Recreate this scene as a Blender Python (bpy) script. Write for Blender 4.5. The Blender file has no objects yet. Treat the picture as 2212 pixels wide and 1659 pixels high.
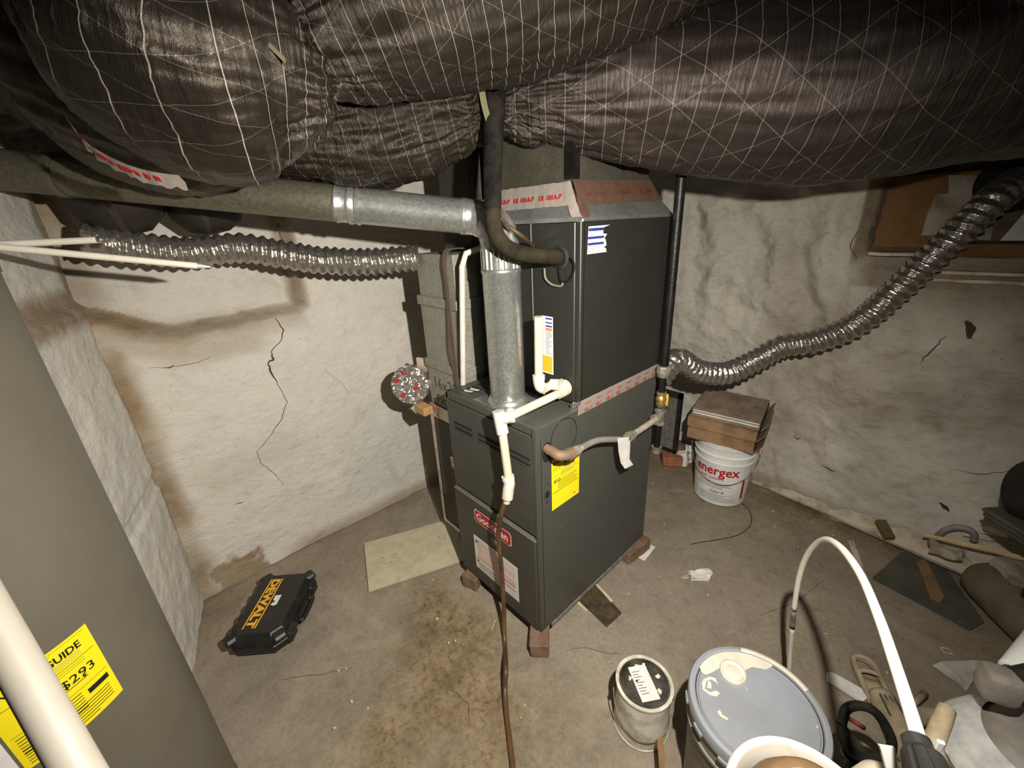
import bpy, bmesh, math, random
from mathutils import Vector, Matrix, noise, Quaternion
random.seed(7)
PI = math.pi
V = Vector
# ------------------------------------------------------------------ camera
sc = bpy.context.scene
W, H, F = 2212, 1659, 896.46
CAM = V((0.7765, -0.7912, 1.4905))
CR = V((0.6832, 0.7288, -0.0461)).normalized()
CF = V((-0.6916, 0.6254, -0.3613)).normalized()
CU = CR.cross(CF).normalized()
cd = bpy.data.cameras.new('camera')
cam = bpy.data.objects.new('camera', cd)
sc.collection.objects.link(cam)
cd.sensor_width = 36
cd.sensor_fit = 'HORIZONTAL'
cd.lens = 36 * F / W
cd.clip_start = 0.02
M3 = Matrix((CR, CU, -CF)).transposed()
cam.matrix_world = Matrix.Translation(CAM) @ M3.to_4x4()
sc.camera = cam
# ------------------------------------------------------------------ light
sc.view_settings.view_transform = 'Standard'
sc.view_settings.look = 'None'
sc.view_settings.gamma = 1
sc.view_settings.exposure = 0.0
sc.view_settings.use_curve_mapping = False
wd = bpy.data.worlds.new('world')
sc.world = wd
wd.use_nodes = True
wd.node_tree.nodes['Background'].inputs[0].default_value = (1, 0.93, 0.82, 1)
wd.node_tree.nodes['Background'].inputs[1].default_value = 0.035
def lamp(name, loc, power, rad, col):
    l = bpy.data.lights.new(name, 'POINT')
    l.energy = power; l.shadow_soft_size = rad; l.color = col
    o = bpy.data.objects.new(name, l); sc.collection.objects.link(o); o.location = loc
    return o
# hand-held torch beside the camera: a wide beam aimed into the room
LA = V((0.78, -0.48, 1.57))
sl = bpy.data.lights.new('torch_light', 'SPOT')
sl.energy = 165; sl.shadow_soft_size = 0.012; sl.color = (1, 0.95, 0.86)
sl.spot_size = math.radians(150); sl.spot_blend = 1.0
so = bpy.data.objects.new('torch_light', sl); sc.collection.objects.link(so)
so.location = LA
so.rotation_euler = (V((-0.88, 0.34, 0.32)) - LA).to_track_quat('-Z', 'Y').to_euler()
# bare bulb high between the joists, in front of the ducts
lamp('ceiling_bulb_light', (0.56, -0.50, 2.02), 4, 0.05, (1, 0.95, 0.90))

# ------------------------------------------------------------------ projection helpers (pixel of the photo -> point on a real plane)
def ray(px, py):
    return CF + CR * ((px - W / 2) / F) - CU * ((py - H / 2) / F)
def on(ax, px, py, v):
    d = ray(px, py)
    return CAM + d * ((v - CAM[ax]) / d[ax])
def PX(px, py, v): return on(0, px, py, v)
def PY(px, py, v): return on(1, px, py, v)
def PZ(px, py, v=0.0): return on(2, px, py, v)
def PD(px, py, t): return CAM + ray(px, py) * t

# ------------------------------------------------------------------ object helpers
ORG = {}
def tag(o, label, cat, group=None, kind=None):
    if label: o['label'] = label
    if cat: o['category'] = cat
    if group: o['group'] = group
    if kind: o['kind'] = kind
    return o
def thing(name, label, cat, loc=(0, 0, 0), group=None, local=False, rz=0, rot=None):
    o = bpy.data.objects.new(name, None)
    sc.collection.objects.link(o)
    o.empty_display_size = 0.05
    o.location = loc
    if rot: o.rotation_euler = rot
    elif rz: o.rotation_euler = (0, 0, rz)
    ORG[o] = V((0, 0, 0)) if local else V(loc)
    return tag(o, label, cat, group)
def obj(name, vf, m, parent=None, smooth=False, uv=None, label=None, attr=None, angle=None):
    vs, fs = vf[0], vf[1]
    org = ORG.get(parent, V((0, 0, 0))) if parent else V((0, 0, 0))
    me = bpy.data.meshes.new(name)
    me.from_pydata([tuple(V(v) - org) for v in vs], [], fs)
    if uv is None and len(vf) > 2: uv = vf[2]
    if uv is not None:
        l = me.uv_layers.new(name='UVMap')
        flat = []
        for f in uv:
            for c in f: flat += [c[0], c[1]]
        l.data.foreach_set('uv', flat)
    if attr:
        for k, vals in attr.items():
            a = me.attributes.new(k, 'FLOAT', 'POINT'); a.data.foreach_set('value', vals)
    if smooth:
        me.polygons.foreach_set('use_smooth', [True] * len(me.polygons))
        if angle is not None:
            try: me.set_sharp_from_angle(angle=math.radians(angle))
            except Exception: pass
    me.materials.append(m)
    me.update()
    o = bpy.data.objects.new(name, me)
    sc.collection.objects.link(o)
    if parent:
        o.parent = parent
        ORG[o] = org
    else:
        ORG[o] = V((0, 0, 0))
    if label: o['label'] = label
    return o
def join(*vfs):
    vs, fs = [], []
    for a in vfs:
        n = len(vs)
        vs += list(a[0]); fs += [tuple(i + n for i in f) for f in a[1]]
    return vs, fs
def box(c, s, rz=0, bev=0.0, M=None, seg=1):
    bm = bmesh.new()
    bmesh.ops.create_cube(bm, size=1)
    for v in bm.verts: v.co = V((v.co.x * s[0], v.co.y * s[1], v.co.z * s[2]))
    if bev > 0:
        bmesh.ops.bevel(bm, geom=bm.edges[:], offset=bev, segments=seg, affect='EDGES', profile=0.5)
    T = Matrix.Translation(V(c)) @ (M.to_4x4() if M else Matrix.Rotation(rz, 4, 'Z'))
    vs = [T @ v.co for v in bm.verts]
    bm.verts.index_update()
    fs = [tuple(v.index for v in f.verts) for f in bm.faces]
    bm.free()
    return vs, fs
def box2(a, b, bev=0.0, seg=1):
    a, b = V(a), V(b)
    return box((a + b) / 2, [abs(b[i] - a[i]) for i in range(3)], 0, bev, seg=seg)
def frame(d):
    d = V(d).normalized()
    up = V((0, 0, 1)) if abs(d.z) < 0.95 else V((0, 1, 0))
    x = up.cross(d).normalized()
    y = d.cross(x).normalized()
    return Matrix((x, y, d)).transposed()
def smoothpath(pts, n):
    P = [V(p) for p in pts]
    out = []
    P = [P[0] * 2 - P[1]] + P + [P[-1] * 2 - P[-2]]
    for i in range(1, len(P) - 2):
        for k in range(n):
            t = k / n
            a, b, c, d = P[i - 1], P[i], P[i + 1], P[i + 2]
            out.append(0.5 * ((2 * b) + (c - a) * t + (2 * a - 5 * b + 4 * c - d) * t * t + (-a + 3 * b - 3 * c + d) * t ** 3))
    out.append(P[-2])
    return out
def smoothval(vals, n):
    return [p.x for p in smoothpath([V((v, 0, 0)) for v in vals], n)]
def tube(path, r, seg=16, cap=True, uvm=False, seamup=False):
    P = [V(p) for p in path]
    if not isinstance(r, (list, tuple)): r = [r] * len(P)
    vs, fs, uvs = [], [], []
    t0 = (P[1] - P[0]).normalized()
    x = frame(t0).col[0].to_3d()
    L = 0
    Ls = []
    a0 = 0.0
    if seamup:
        y = t0.cross(x); a0 = math.atan2(y.z, x.z) + 0.35
    for i, p in enumerate(P):
        t = ((P[min(i + 1, len(P) - 1)] - P[max(i - 1, 0)])).normalized()
        x = (x - t * x.dot(t)).normalized()
        y = t.cross(x)
        if i: L += (p - P[i - 1]).length
        Ls.append(L)
        for k in range(seg):
            a = 2 * PI * k / seg + a0
            vs.append(p + (x * math.cos(a) + y * math.sin(a)) * r[i])
    for i in range(len(P) - 1):
        for k in range(seg):
            k2 = (k + 1) % seg
            fs.append((i * seg + k, i * seg + k2, (i + 1) * seg + k2, (i + 1) * seg + k))
            if uvm:
                uvs.append([(k / seg, Ls[i]), ((k + 1) / seg, Ls[i]), ((k + 1) / seg, Ls[i + 1]), (k / seg, Ls[i + 1])])
    if cap:
        fs.append(tuple(reversed(range(seg))))
        fs.append(tuple((len(P) - 1) * seg + k for k in range(seg)))
        if uvm: uvs += [[(0, 0)] * seg, [(0, 0)] * seg]
    return (vs, fs, uvs) if uvm else (vs, fs)
def cyl(a, b, r, seg=20, r2=None, cap=True):
    return tube([a, b], [r, r if r2 is None else r2], seg, cap)
def lathe(prof, c=(0, 0, 0), seg=48, M=None):
    vs, fs = [], []
    c = V(c)
    for r, z in prof:
        for k in range(seg):
            a = 2 * PI * k / seg
            p = V((r * math.cos(a), r * math.sin(a), z))
            vs.append(c + (M @ p if M else p))
    for i in range(len(prof) - 1):
        for k in range(seg):
            k2 = (k + 1) % seg
            fs.append((i * seg + k, i * seg + k2, (i + 1) * seg + k2, (i + 1) * seg + k))
    return vs, fs
def prism(poly, h, origin=(0, 0, 0), M=None):
    """2-D polygon (list of (x,y)) extruded h along local z"""
    o = V(origin)
    n = len(poly)
    f = (lambda p: o + (M @ p)) if M else (lambda p: o + p)
    vs = [f(V((x, y, 0))) for x, y in poly] + [f(V((x, y, h))) for x, y in poly]
    fs = [tuple(reversed(range(n))), tuple(range(n, 2 * n))]
    fs += [(i, (i + 1) % n, n + (i + 1) % n, n + i) for i in range(n)]
    return vs, fs
def slab(pts, h):
    """world-space polygon extruded upward by h (vector or number)"""
    hv = V((0, 0, h)) if not isinstance(h, V) else h
    n = len(pts)
    vs = [V(p) for p in pts] + [V(p) + hv for p in pts]
    return vs, [tuple(reversed(range(n))), tuple(range(n, 2 * n))] + [(i, (i + 1) % n, n + (i + 1) % n, n + i) for i in range(n)]
def rough_up(vf, amp, sc_=20, seed=0):
    vs = []
    for v in vf[0]:
        v = V(v)
        vs.append(v + noise.noise_vector(v * sc_ + V((seed, seed * 2, 0))) * amp)
    return (vs,) + tuple(vf[1:])
def subd(vf, cuts=2, smooth=0):
    bm = bmesh.new()
    vv = [bm.verts.new(v) for v in vf[0]]
    for f in vf[1]:
        try: bm.faces.new([vv[i] for i in f])
        except ValueError: pass
    bmesh.ops.recalc_face_normals(bm, faces=bm.faces)
    bmesh.ops.triangulate(bm, faces=[f for f in bm.faces if len(f.verts) > 4])
    bmesh.ops.subdivide_edges(bm, edges=bm.edges[:], cuts=cuts, use_grid_fill=True, smooth=smooth)
    bm.verts.index_update()
    r = [v.co.copy() for v in bm.verts], [tuple(v.index for v in f.verts) for f in bm.faces]
    bm.free()
    return r

# ------------------------------------------------------------------ materials
def srgb(r, g, b):
    return tuple(((c / 255) / 12.92 if c / 255 <= 0.04045 else ((c / 255 + 0.055) / 1.055) ** 2.4) for c in (r, g, b)) + (1,)
class NT:
    def __init__(s, name):
        s.m = bpy.data.materials.new(name); s.m.use_nodes = True
        s.t = s.m.node_tree; s.p = s.t.nodes['Principled BSDF']
        s.tc = s.t.nodes.new('ShaderNodeTexCoord')
    def n(s, k, **kw):
        nd = s.t.nodes.new('ShaderNode' + k)
        for a, b in kw.items(): setattr(nd, a, b)
        return nd
    def l(s, a, b): s.t.links.new(a, b)
    def noise(s, scale, detail=4, rough=0.55, vec=None, stretch=None, dist=0):
        nd = s.n('TexNoise'); nd.inputs['Scale'].default_value = scale
        nd.inputs['Detail'].default_value = detail; nd.inputs['Roughness'].default_value = rough
        nd.inputs['Distortion'].default_value = dist
        src = vec or s.tc.outputs['Object']
        if stretch:
            mp = s.n('Mapping'); mp.inputs['Scale'].default_value = stretch
            s.l(src, mp.inputs['Vector']); src = mp.outputs['Vector']
        s.l(src, nd.inputs['Vector'])
        return nd.outputs['Fac']
    def ramp(s, fac, a, b, ca=(0, 0, 0, 1), cb=(1, 1, 1, 1)):
        r = s.n('ValToRGB'); e = r.color_ramp.elements
        e[0].position = a; e[1].position = b; e[0].color = ca; e[1].color = cb
        s.l(fac, r.inputs['Fac']); return r.outputs['Color']
    def mix(s, fac, a, b, mode='MIX'):
        m = s.n('Mix', data_type='RGBA', blend_type=mode)
        for sock, v in ((m.inputs[0], fac), (m.inputs[6], a), (m.inputs[7], b)):
            if isinstance(v, (int, float, tuple)): sock.default_value = v
            else: s.l(v, sock)
        return m.outputs[2]
    def math(s, op, a, b=0.0):
        m = s.n('Math', operation=op)
        for i, v in enumerate((a, b)):
            if isinstance(v, (int, float)): m.inputs[i].default_value = v
            else: s.l(v, m.inputs[i])
        return m.outputs[0]
    def bump(s, h, strength=0.3, dist=0.01):
        b = s.n('Bump'); b.inputs['Strength'].default_value = strength; b.inputs['Distance'].default_value = dist
        s.l(h, b.inputs['Height'])
        prev = s.p.inputs['Normal'].links
        if prev: s.l(prev[0].from_socket, b.inputs['Normal'])
        s.l(b.outputs['Normal'], s.p.inputs['Normal'])
    def set(s, col=None, rough=None, metal=None):
        if col is not None:
            if isinstance(col, tuple): s.p.inputs['Base Color'].default_value = col
            else: s.l(col, s.p.inputs['Base Color'])
        if rough is not None:
            if isinstance(rough, (int, float)): s.p.inputs['Roughness'].default_value = rough
            else: s.l(rough, s.p.inputs['Roughness'])
        if metal is not None: s.p.inputs['Metallic'].default_value = metal
        return s
def plain(name, c, rough=0.6, metal=0.0, c2=None, scale=12, lo=0.4, hi=0.7, bump=0.0, bscale=60, spec=None):
    t = NT(name)
    c2 = c2 or tuple(x * 0.72 for x in c[:3]) + (1,)
    f = t.ramp(t.noise(scale, 6, 0.6), lo, hi)
    t.set(t.mix(f, c, c2), rough, metal)
    if bump: t.bump(t.noise(bscale, 5), bump, 0.004)
    if spec is not None: t.p.inputs['Specular IOR Level'].default_value = spec
    return t.m
def plaster(name, base, cool, dirt, k=0.38):
    t = NT(name)
    big = t.ramp(t.noise(2.2, 5, 0.6), 0.38, 0.68)
    c = t.mix(big, base, cool)
    pits = t.ramp(t.noise(38, 6, 0.7, stretch=(1, 1, 2.2)), 0.60, 0.78)
    c = t.mix(t.math('MULTIPLY', pits, 0.30), c, dirt)
    blot = t.ramp(t.noise(6.5, 8, 0.7, dist=0.6), 0.56, 0.78)
    c = t.mix(t.math('MULTIPLY', blot, k), c, dirt)
    scuff = t.ramp(t.noise(24, 9, 0.78, dist=0.5, stretch=(1, 1, 1.7)), 0.50, 0.72)
    c = t.mix(t.math('MULTIPLY', scuff, k * 0.55), c, dirt)
    at = t.n('Attribute'); at.attribute_name = 'dirt'
    n2 = t.noise(12, 7, 0.7, stretch=(1, 1, 1.8))
    f = t.math('MULTIPLY', at.outputs['Fac'], t.math('ADD', t.math('MULTIPLY', n2, 0.7), 0.55))
    fc = t.n('Clamp'); t.l(f, fc.inputs[0])
    c = t.mix(fc.outputs[0], c, dirt)
    spots = t.ramp(t.noise(70, 3, 0.5), 0.72, 0.76)
    c = t.mix(t.math('MULTIPLY', spots, 0.55), c, srgb(60, 48, 36))
    t.set(c, 0.93, 0)
    t.p.inputs['Specular IOR Level'].default_value = 0.15
    t.bump(t.noise(9, 8, 0.62, stretch=(1, 1, 1.6)), 0.55, 0.03)
    t.bump(t.noise(28, 8, 0.7, stretch=(1, 1, 1.5)), 0.5, 0.010)
    t.bump(t.noise(90, 5, 0.7), 0.4, 0.004)
    return t.m
M_WALL = plaster('whitewashed_plaster', srgb(214, 208, 196), srgb(200, 198, 190), srgb(142, 120, 90))
M_WALL3 = plaster('near_whitewash', srgb(222, 217, 206), srgb(208, 206, 200), srgb(142, 120, 90))
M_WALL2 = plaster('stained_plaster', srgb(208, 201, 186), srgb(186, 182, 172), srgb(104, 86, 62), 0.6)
def floor_mat():
    t = NT('stained_concrete')
    c = t.mix(t.ramp(t.noise(2.0, 6, 0.6), 0.35, 0.68), srgb(158, 146, 128), srgb(136, 126, 112))
    c = t.mix(t.math('MULTIPLY', t.ramp(t.noise(11, 8, 0.7), 0.5, 0.72), 0.5), c, srgb(98, 86, 70))
    c = t.mix(t.math('MULTIPLY', t.ramp(t.noise(27, 6, 0.7), 0.60, 0.74), 0.5), c, srgb(172, 156, 130))
    at = t.n('Attribute'); at.attribute_name = 'stain'
    n = t.ramp(t.noise(8, 9, 0.75, dist=0.4), 0.36, 0.66)
    wet = t.mix(n, srgb(152, 134, 104), srgb(104, 88, 64))
    wet = t.mix(t.math('MULTIPLY', t.ramp(t.noise(48, 7, 0.75), 0.50, 0.64), 0.75), wet, srgb(72, 60, 42))
    c = t.mix(at.outputs['Fac'], c, wet)
    sp = t.ramp(t.noise(120, 2, 0.5), 0.76, 0.79)
    c = t.mix(t.math('MULTIPLY', sp, 0.7), c, srgb(214, 205, 188))
    grit = t.ramp(t.noise(75, 8, 0.8), 0.42, 0.66)
    c = t.mix(t.math('MULTIPLY', grit, 0.34), c, srgb(88, 74, 56))
    pale = t.ramp(t.noise(5.5, 9, 0.72, dist=0.8), 0.52, 0.74)
    c = t.mix(t.math('MULTIPLY', pale, 0.45), c, srgb(176, 162, 142))
    t.set(c, 0.85, 0)
    t.p.inputs['Specular IOR Level'].default_value = 0.25
    t.bump(t.noise(14, 8, 0.65), 0.35, 0.012)
    t.bump(t.noise(130, 4, 0.7), 0.3, 0.003)
    return t.m
M_FLOOR = floor_mat()
def galv(name, c=srgb(176, 178, 174), c2=srgb(138, 140, 136), metal=0.62, rough=0.42):
    t = NT(name)
    v = t.n('TexVoronoi'); v.inputs['Scale'].default_value = 150
    t.l(t.tc.outputs['Object'], v.inputs['Vector'])
    f = t.ramp(v.outputs['Color'], 0.2, 0.9)
    col = t.mix(f, c, c2)
    d = t.ramp(t.noise(7, 8, 0.7), 0.5, 0.75)
    col = t.mix(t.math('MULTIPLY', d, 0.45), col, srgb(112, 104, 86))
    t.set(col, rough, metal)
    t.bump(t.noise(5, 3), 0.15, 0.01)
    return t.m
M_GALV = galv('galvanised_sheet', srgb(196, 197, 192), srgb(168, 170, 166), 0.82, 0.30)
M_GALVD = galv('dusty_galvanised_sheet', srgb(158, 156, 144), srgb(134, 133, 122), 0.35, 0.6)
M_GALVO = galv('grimy_galvanised_sheet', srgb(118, 114, 98), srgb(98, 94, 78), 0.55, 0.42)
M_GALVK = galv('dark_sheet_metal', srgb(74, 71, 60), srgb(62, 60, 50), 0.3, 0.6)
def foil_insul(name, c1, line, metal=0.72, rough=0.34, s=0.052, dg=0.75):
    t = NT(name)
    uv = t.tc.outputs['UV']
    sep = t.n('SeparateXYZ'); t.l(uv, sep.inputs[0])
    wob = t.math('MULTIPLY', t.noise(3.0, 2, 0.5), 0.022)
    u = t.math('ADD', sep.outputs[0], wob); v = t.math('ADD', sep.outputs[1], wob)
    lines = None
    for (a, b, sp, wd, st) in ((0.0, 1.0, s, 0.00042, 1.0), (0.87, 0.50, s * 1.6, 0.00036, dg), (-0.87, 0.50, s * 1.6, 0.00036, dg)):
        x = t.math('ADD', t.math('MULTIPLY', u, a), t.math('MULTIPLY', v, b))
        k = t.math('FRACT', t.math('ADD', t.math('DIVIDE', x, sp), 50.0))
        k = t.math('ABSOLUTE', t.math('SUBTRACT', k, 0.5))
        k = t.math('MULTIPLY', t.math('LESS_THAN', k, wd / sp), st)
        lines = k if lines is None else t.math('MAXIMUM', lines, k)
    dust = t.ramp(t.noise(4, 6, 0.65), 0.35, 0.75)
    c = t.mix(dust, c1, tuple(x * 0.62 for x in c1[:3]) + (1,))
    c = t.mix(t.math('MULTIPLY', lines, 0.75), c, line)
    t.set(c, rough, None)
    t.l(t.math('SUBTRACT', metal, t.math('MULTIPLY', lines, metal * 0.8)), t.p.inputs['Metallic'])
    t.l(t.math('ADD', t.math('MULTIPLY', t.noise(9, 4), 0.3), rough - 0.12), t.p.inputs['Roughness'])
    t.bump(t.noise(16, 5, 0.55, vec=uv, stretch=(0.30, 2.8, 1), dist=0.35), 0.55, 0.016)
    t.bump(t.noise(60, 6, 0.7, vec=uv, stretch=(0.28, 2.6, 1), dist=0.4), 0.8, 0.006)
    t.bump(lines, 0.5, 0.0012)
    return t.m
M_FSK = foil_insul('scrim_foil_facing', srgb(84, 75, 69), srgb(186, 176, 164), 0.72, 0.36)
M_FSK2 = foil_insul('fine_scrim_facing', srgb(72, 65, 57), srgb(186, 178, 162), 0.72, 0.35, 0.033, 0.38)
M_FSK4 = foil_insul('dull_scrim_facing', srgb(66, 59, 51), srgb(150, 140, 124), 0.72, 0.33, 0.045, 0.5)
M_FSKD = foil_insul('dusty_scrim_facing', srgb(84, 78, 64), srgb(100, 92, 78), 0.45, 0.42, 0.04)
M_FSKK = foil_insul('grimy_scrim_facing', srgb(48, 42, 33), srgb(58, 50, 40), 0.25, 0.55, 0.06)
def crumple(name, c, rough=0.22, metal=0.9, sc_=40, st=0.6):
    t = NT(name)
    v = t.n('TexVoronoi'); v.inputs['Scale'].default_value = sc_; t.l(t.tc.outputs['Object'], v.inputs['Vector'])
    t.set(c, rough, metal)
    t.bump(v.outputs['Distance'], st, 0.006)
    t.bump(t.noise(sc_ * 1.6, 4), 0.4, 0.004)
    return t.m
M_FLEX = crumple('flexible_foil', srgb(182, 176, 168), 0.27, 0.88, 60, 0.5)
M_TAPE = crumple('foil_tape_metal', srgb(196, 184, 172), 0.38, 0.55, 30, 0.25)
M_TAPED = crumple('dusty_foil_tape', srgb(98, 74, 60), 0.55, 0.25, 30, 0.3)
M_CAPFOIL = crumple('shiny_tape_foil', srgb(214, 208, 204), 0.2, 0.9, 55, 0.9)
def painted(name, c, c2):
    t = NT(name)
    d = t.ramp(t.noise(5, 8, 0.7), 0.45, 0.8)
    col = t.mix(t.math('MULTIPLY', d, 0.5), c, c2)
    scr = t.ramp(t.noise(20, 8, 0.75, stretch=(1, 1, 6)), 0.68, 0.8)
    col = t.mix(t.math('MULTIPLY', scr, 0.25), col, srgb(140, 134, 122))
    t.set(col, 0.5, 0.0)
    t.bump(t.noise(240, 2), 0.12, 0.001)
    return t.m
M_FURN = painted('dark_grey_paint', srgb(68, 68, 63), srgb(84, 78, 66))
M_FURND = painted('dark_grey_door_paint', srgb(64, 62, 56), srgb(86, 78, 64))
M_COIL = painted('shaded_dark_grey_paint', srgb(36, 36, 31), srgb(46, 43, 35))  # furnace grey painted darker, standing in for the shade on the coil cabinet
M_BLACKHOLE = plain('black_void', (0.004, 0.004, 0.004, 1), 0.9)
M_EDGE = plain('worn_grey_edge', srgb(96, 94, 84), 0.6)
M_HEATER = plain('grey_enamel', srgb(104, 99, 86), 0.5, 0.0, srgb(96, 90, 78), 4, bump=0.12, bscale=300)
M_PVC = plain('cream_plastic', srgb(208, 197, 170), 0.42, 0, srgb(190, 178, 150), 9)
M_WPVC = plain('white_plastic_pipe', srgb(204, 200, 188), 0.45, 0, srgb(184, 178, 164), 14)
M_PEX = plain('white_tubing', srgb(236, 230, 214), 0.35, 0, srgb(226, 218, 200), 20)
M_HOSE = plain('brown_hose', srgb(104, 72, 46), 0.4, 0, srgb(58, 44, 34), 7)
M_BLACKIRON = plain('black_iron', srgb(16, 15, 14), 0.42, 0.0, srgb(30, 27, 23), 20, bump=0.3, bscale=80, spec=0.3)
M_FOAM = plain('black_foam', srgb(15, 14, 13), 0.85, 0, srgb(46, 42, 35), 15, bump=0.3, bscale=120, spec=0.12)
M_FOAMD = plain('dusty_foam', srgb(46, 41, 29), 0.9, 0, srgb(26, 24, 18), 22, spec=0.12)
M_BRASS = plain('brass', srgb(186, 158, 104), 0.35, 0.7, srgb(140, 118, 78), 30)
M_GREYIRON = plain('grey_malleable_iron', srgb(150, 146, 134), 0.55, 0.4, srgb(112, 98, 80), 40)
M_RUST = plain('rusty_iron', srgb(138, 104, 80), 0.7, 0.3, srgb(112, 106, 94), 50)
M_YELLOW = plain('yellow_plastic', srgb(224, 176, 40), 0.5, 0, srgb(200, 150, 34))
M_LABELY = plain('yellow_label_paper', srgb(242, 222, 24), 0.55, 0, srgb(236, 214, 20))
M_WHITE = plain('white_paper', srgb(226, 222, 216), 0.7, 0, srgb(208, 202, 194), 16)
M_INK = plain('black_ink', srgb(24, 20, 16), 0.6, 0, srgb(30, 26, 20))
M_GREYINK = plain('grey_ink', srgb(120, 116, 112), 0.7)
M_RED = plain('red_ink', srgb(186, 28, 34), 0.55, 0, srgb(170, 24, 30))
M_BLUE = plain('blue_ink', srgb(40, 52, 128), 0.6)
M_ORANGE = plain('orange_ink', srgb(224, 140, 100), 0.6)
M_BRICK = plain('red_brick', srgb(124, 100, 80), 0.9, 0, srgb(100, 74, 58), 18, bump=0.6, bscale=70)
M_BRICKO = plain('orange_brick', srgb(170, 108, 72), 0.9, 0, srgb(120, 84, 62), 18, bump=0.6, bscale=70)
M_BOARD = plain('cement_board', srgb(190, 180, 152), 0.85, 0, srgb(172, 162, 136), 25, bump=0.2, bscale=150)
M_CASE = plain('black_case_plastic', srgb(30, 30, 28), 0.42, 0, srgb(50, 48, 42), 14, 0.5, 0.8, bump=0.25, bscale=160)
M_CASEY = plain('case_yellow_print', srgb(236, 176, 42), 0.5, 0, srgb(226, 164, 36))
M_TILE = plain('mouldy_tile', srgb(56, 46, 30), 0.8, 0, srgb(92, 78, 50), 36, 0.42, 0.7, bump=0.5, bscale=60)
M_GROUT = plain('cream_grout', srgb(206, 192, 160), 0.85)
M_BUCKETW = plain('white_bucket_plastic', srgb(232, 232, 230), 0.38, 0, srgb(208, 206, 200), 9)
M_CARD = plain('brown_cardboard', srgb(156, 124, 92), 0.85, 0, srgb(112, 84, 58), 9)
M_CARDG = plain('dusty_cardboard', srgb(146, 128, 110), 0.9, 0, srgb(108, 92, 76), 16, bump=0.3)
M_WOOD = plain('raw_wood', srgb(190, 150, 100), 0.8, 0, srgb(146, 108, 66), 10)
M_BWOOD = plain('brown_old_board', srgb(128, 92, 50), 0.85, 0, srgb(92, 64, 34), 6, bump=0.3)
M_DWOOD = plain('weathered_wood', srgb(196, 184, 164), 0.9, 0, srgb(138, 118, 94), 14, 0.45, 0.7, bump=0.5, bscale=40)
M_JOIST = plain('joist_timber', srgb(70, 54, 38), 0.9, 0, srgb(46, 36, 26), 6)
M_STONE = plain('broken_plaster', srgb(168, 158, 142), 0.95, 0, srgb(118, 104, 86), 10, bump=0.7, bscale=30)
M_GLID = plain('grey_lid_plastic', srgb(150, 153, 160), 0.45, 0, srgb(136, 137, 140), 6)
M_GBUCK = plain('grey_bucket_side', srgb(148, 144, 134), 0.6, 0, srgb(92, 84, 72), 8)
M_PAINTW = plain('dried_cream_paint', srgb(220, 212, 194), 0.5, 0, srgb(204, 195, 176), 30)
M_TIN = plain('tin_plate', srgb(222, 218, 204), 0.45, 0.05, srgb(172, 164, 146), 16, 0.42, 0.66)
M_TIND = plain('dark_tin_lid', srgb(120, 117, 106), 0.3, 0.6, srgb(58, 54, 46), 22)
M_WIRE = plain('dark_wire', srgb(66, 52, 40), 0.6, 0.3)
M_BWIRE = plain('brown_wire', srgb(84, 68, 54), 0.7)
M_BROWN = plain('dried_brown_compound', srgb(134, 104, 70), 0.65, 0, srgb(112, 84, 54), 12)
M_BLKP = plain('black_ribbed_plastic', srgb(34, 33, 30), 0.45, 0, srgb(52, 50, 46), 30)
M_APPL = plain('grey_machine_plastic', srgb(150, 144, 136), 0.55, 0, srgb(92, 84, 72), 9)
M_APPLD = plain('dark_machine_plastic', srgb(84, 80, 70), 0.6, 0, srgb(60, 56, 46), 9)
M_SILV = plain('silver_band', srgb(226, 226, 224), 0.35, 0.25, srgb(190, 190, 188), 40)
M_TANK = plain('dark_tank', srgb(46, 44, 40), 0.5, 0.2, srgb(34, 32, 28))
M_DUSTPL = plain('dusty_plastic', srgb(176, 160, 130), 0.85, 0, srgb(132, 116, 90), 20, bump=0.3)
M_FILTER = plain('grey_filter_media', srgb(120, 116, 108), 0.9, 0, srgb(86, 82, 74), 30)
M_COPPER = plain('dull_copper', srgb(92, 78, 58), 0.5, 0.5, srgb(60, 54, 40))
M_GREYP = plain('grey_mat_rubber', srgb(84, 82, 70), 0.85, 0, srgb(66, 64, 54), 8)
M_CLEAR = plain('milky_film', srgb(196, 192, 184), 0.35, 0, srgb(166, 160, 150), 20)

# ------------------------------------------------------------------ text and decals
def text2d(s, size, bold=0.0, sx=1.0, align='LEFT', res=2):
    cu = bpy.data.curves.new('t', 'FONT')
    cu.body = s; cu.size = size; cu.offset = bold * size; cu.resolution_u = res
    cu.align_x = align
    o = bpy.data.objects.new('t', cu); sc.collection.objects.link(o)
    dg = bpy.context.evaluated_depsgraph_get(); dg.update()
    me = bpy.data.meshes.new_from_object(o.evaluated_get(dg))
    vs = [(v.co.x * sx, v.co.y) for v in me.vertices]
    fs = [tuple(p.vertices) for p in me.polygons]
    bpy.data.objects.remove(o); bpy.data.curves.remove(cu); bpy.data.meshes.remove(me)
    return vs, fs
def grid2d(u0, v0, u1, v1, n=1):
    vs, fs = [], []
    for i in range(n + 1):
        u = u0 + (u1 - u0) * i / n
        vs += [(u, v0), (u, v1)]
    for i in range(n): fs.append((2 * i, 2 * i + 2, 2 * i + 3, 2 * i + 1))
    return vs, fs
def planemap(o, ux, uv):
    o, ux, uv = V(o), V(ux).normalized(), V(uv).normalized()
    n = ux.cross(uv)
    return lambda u, v, l=0.0: o + ux * u + uv * v + n * l
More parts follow.
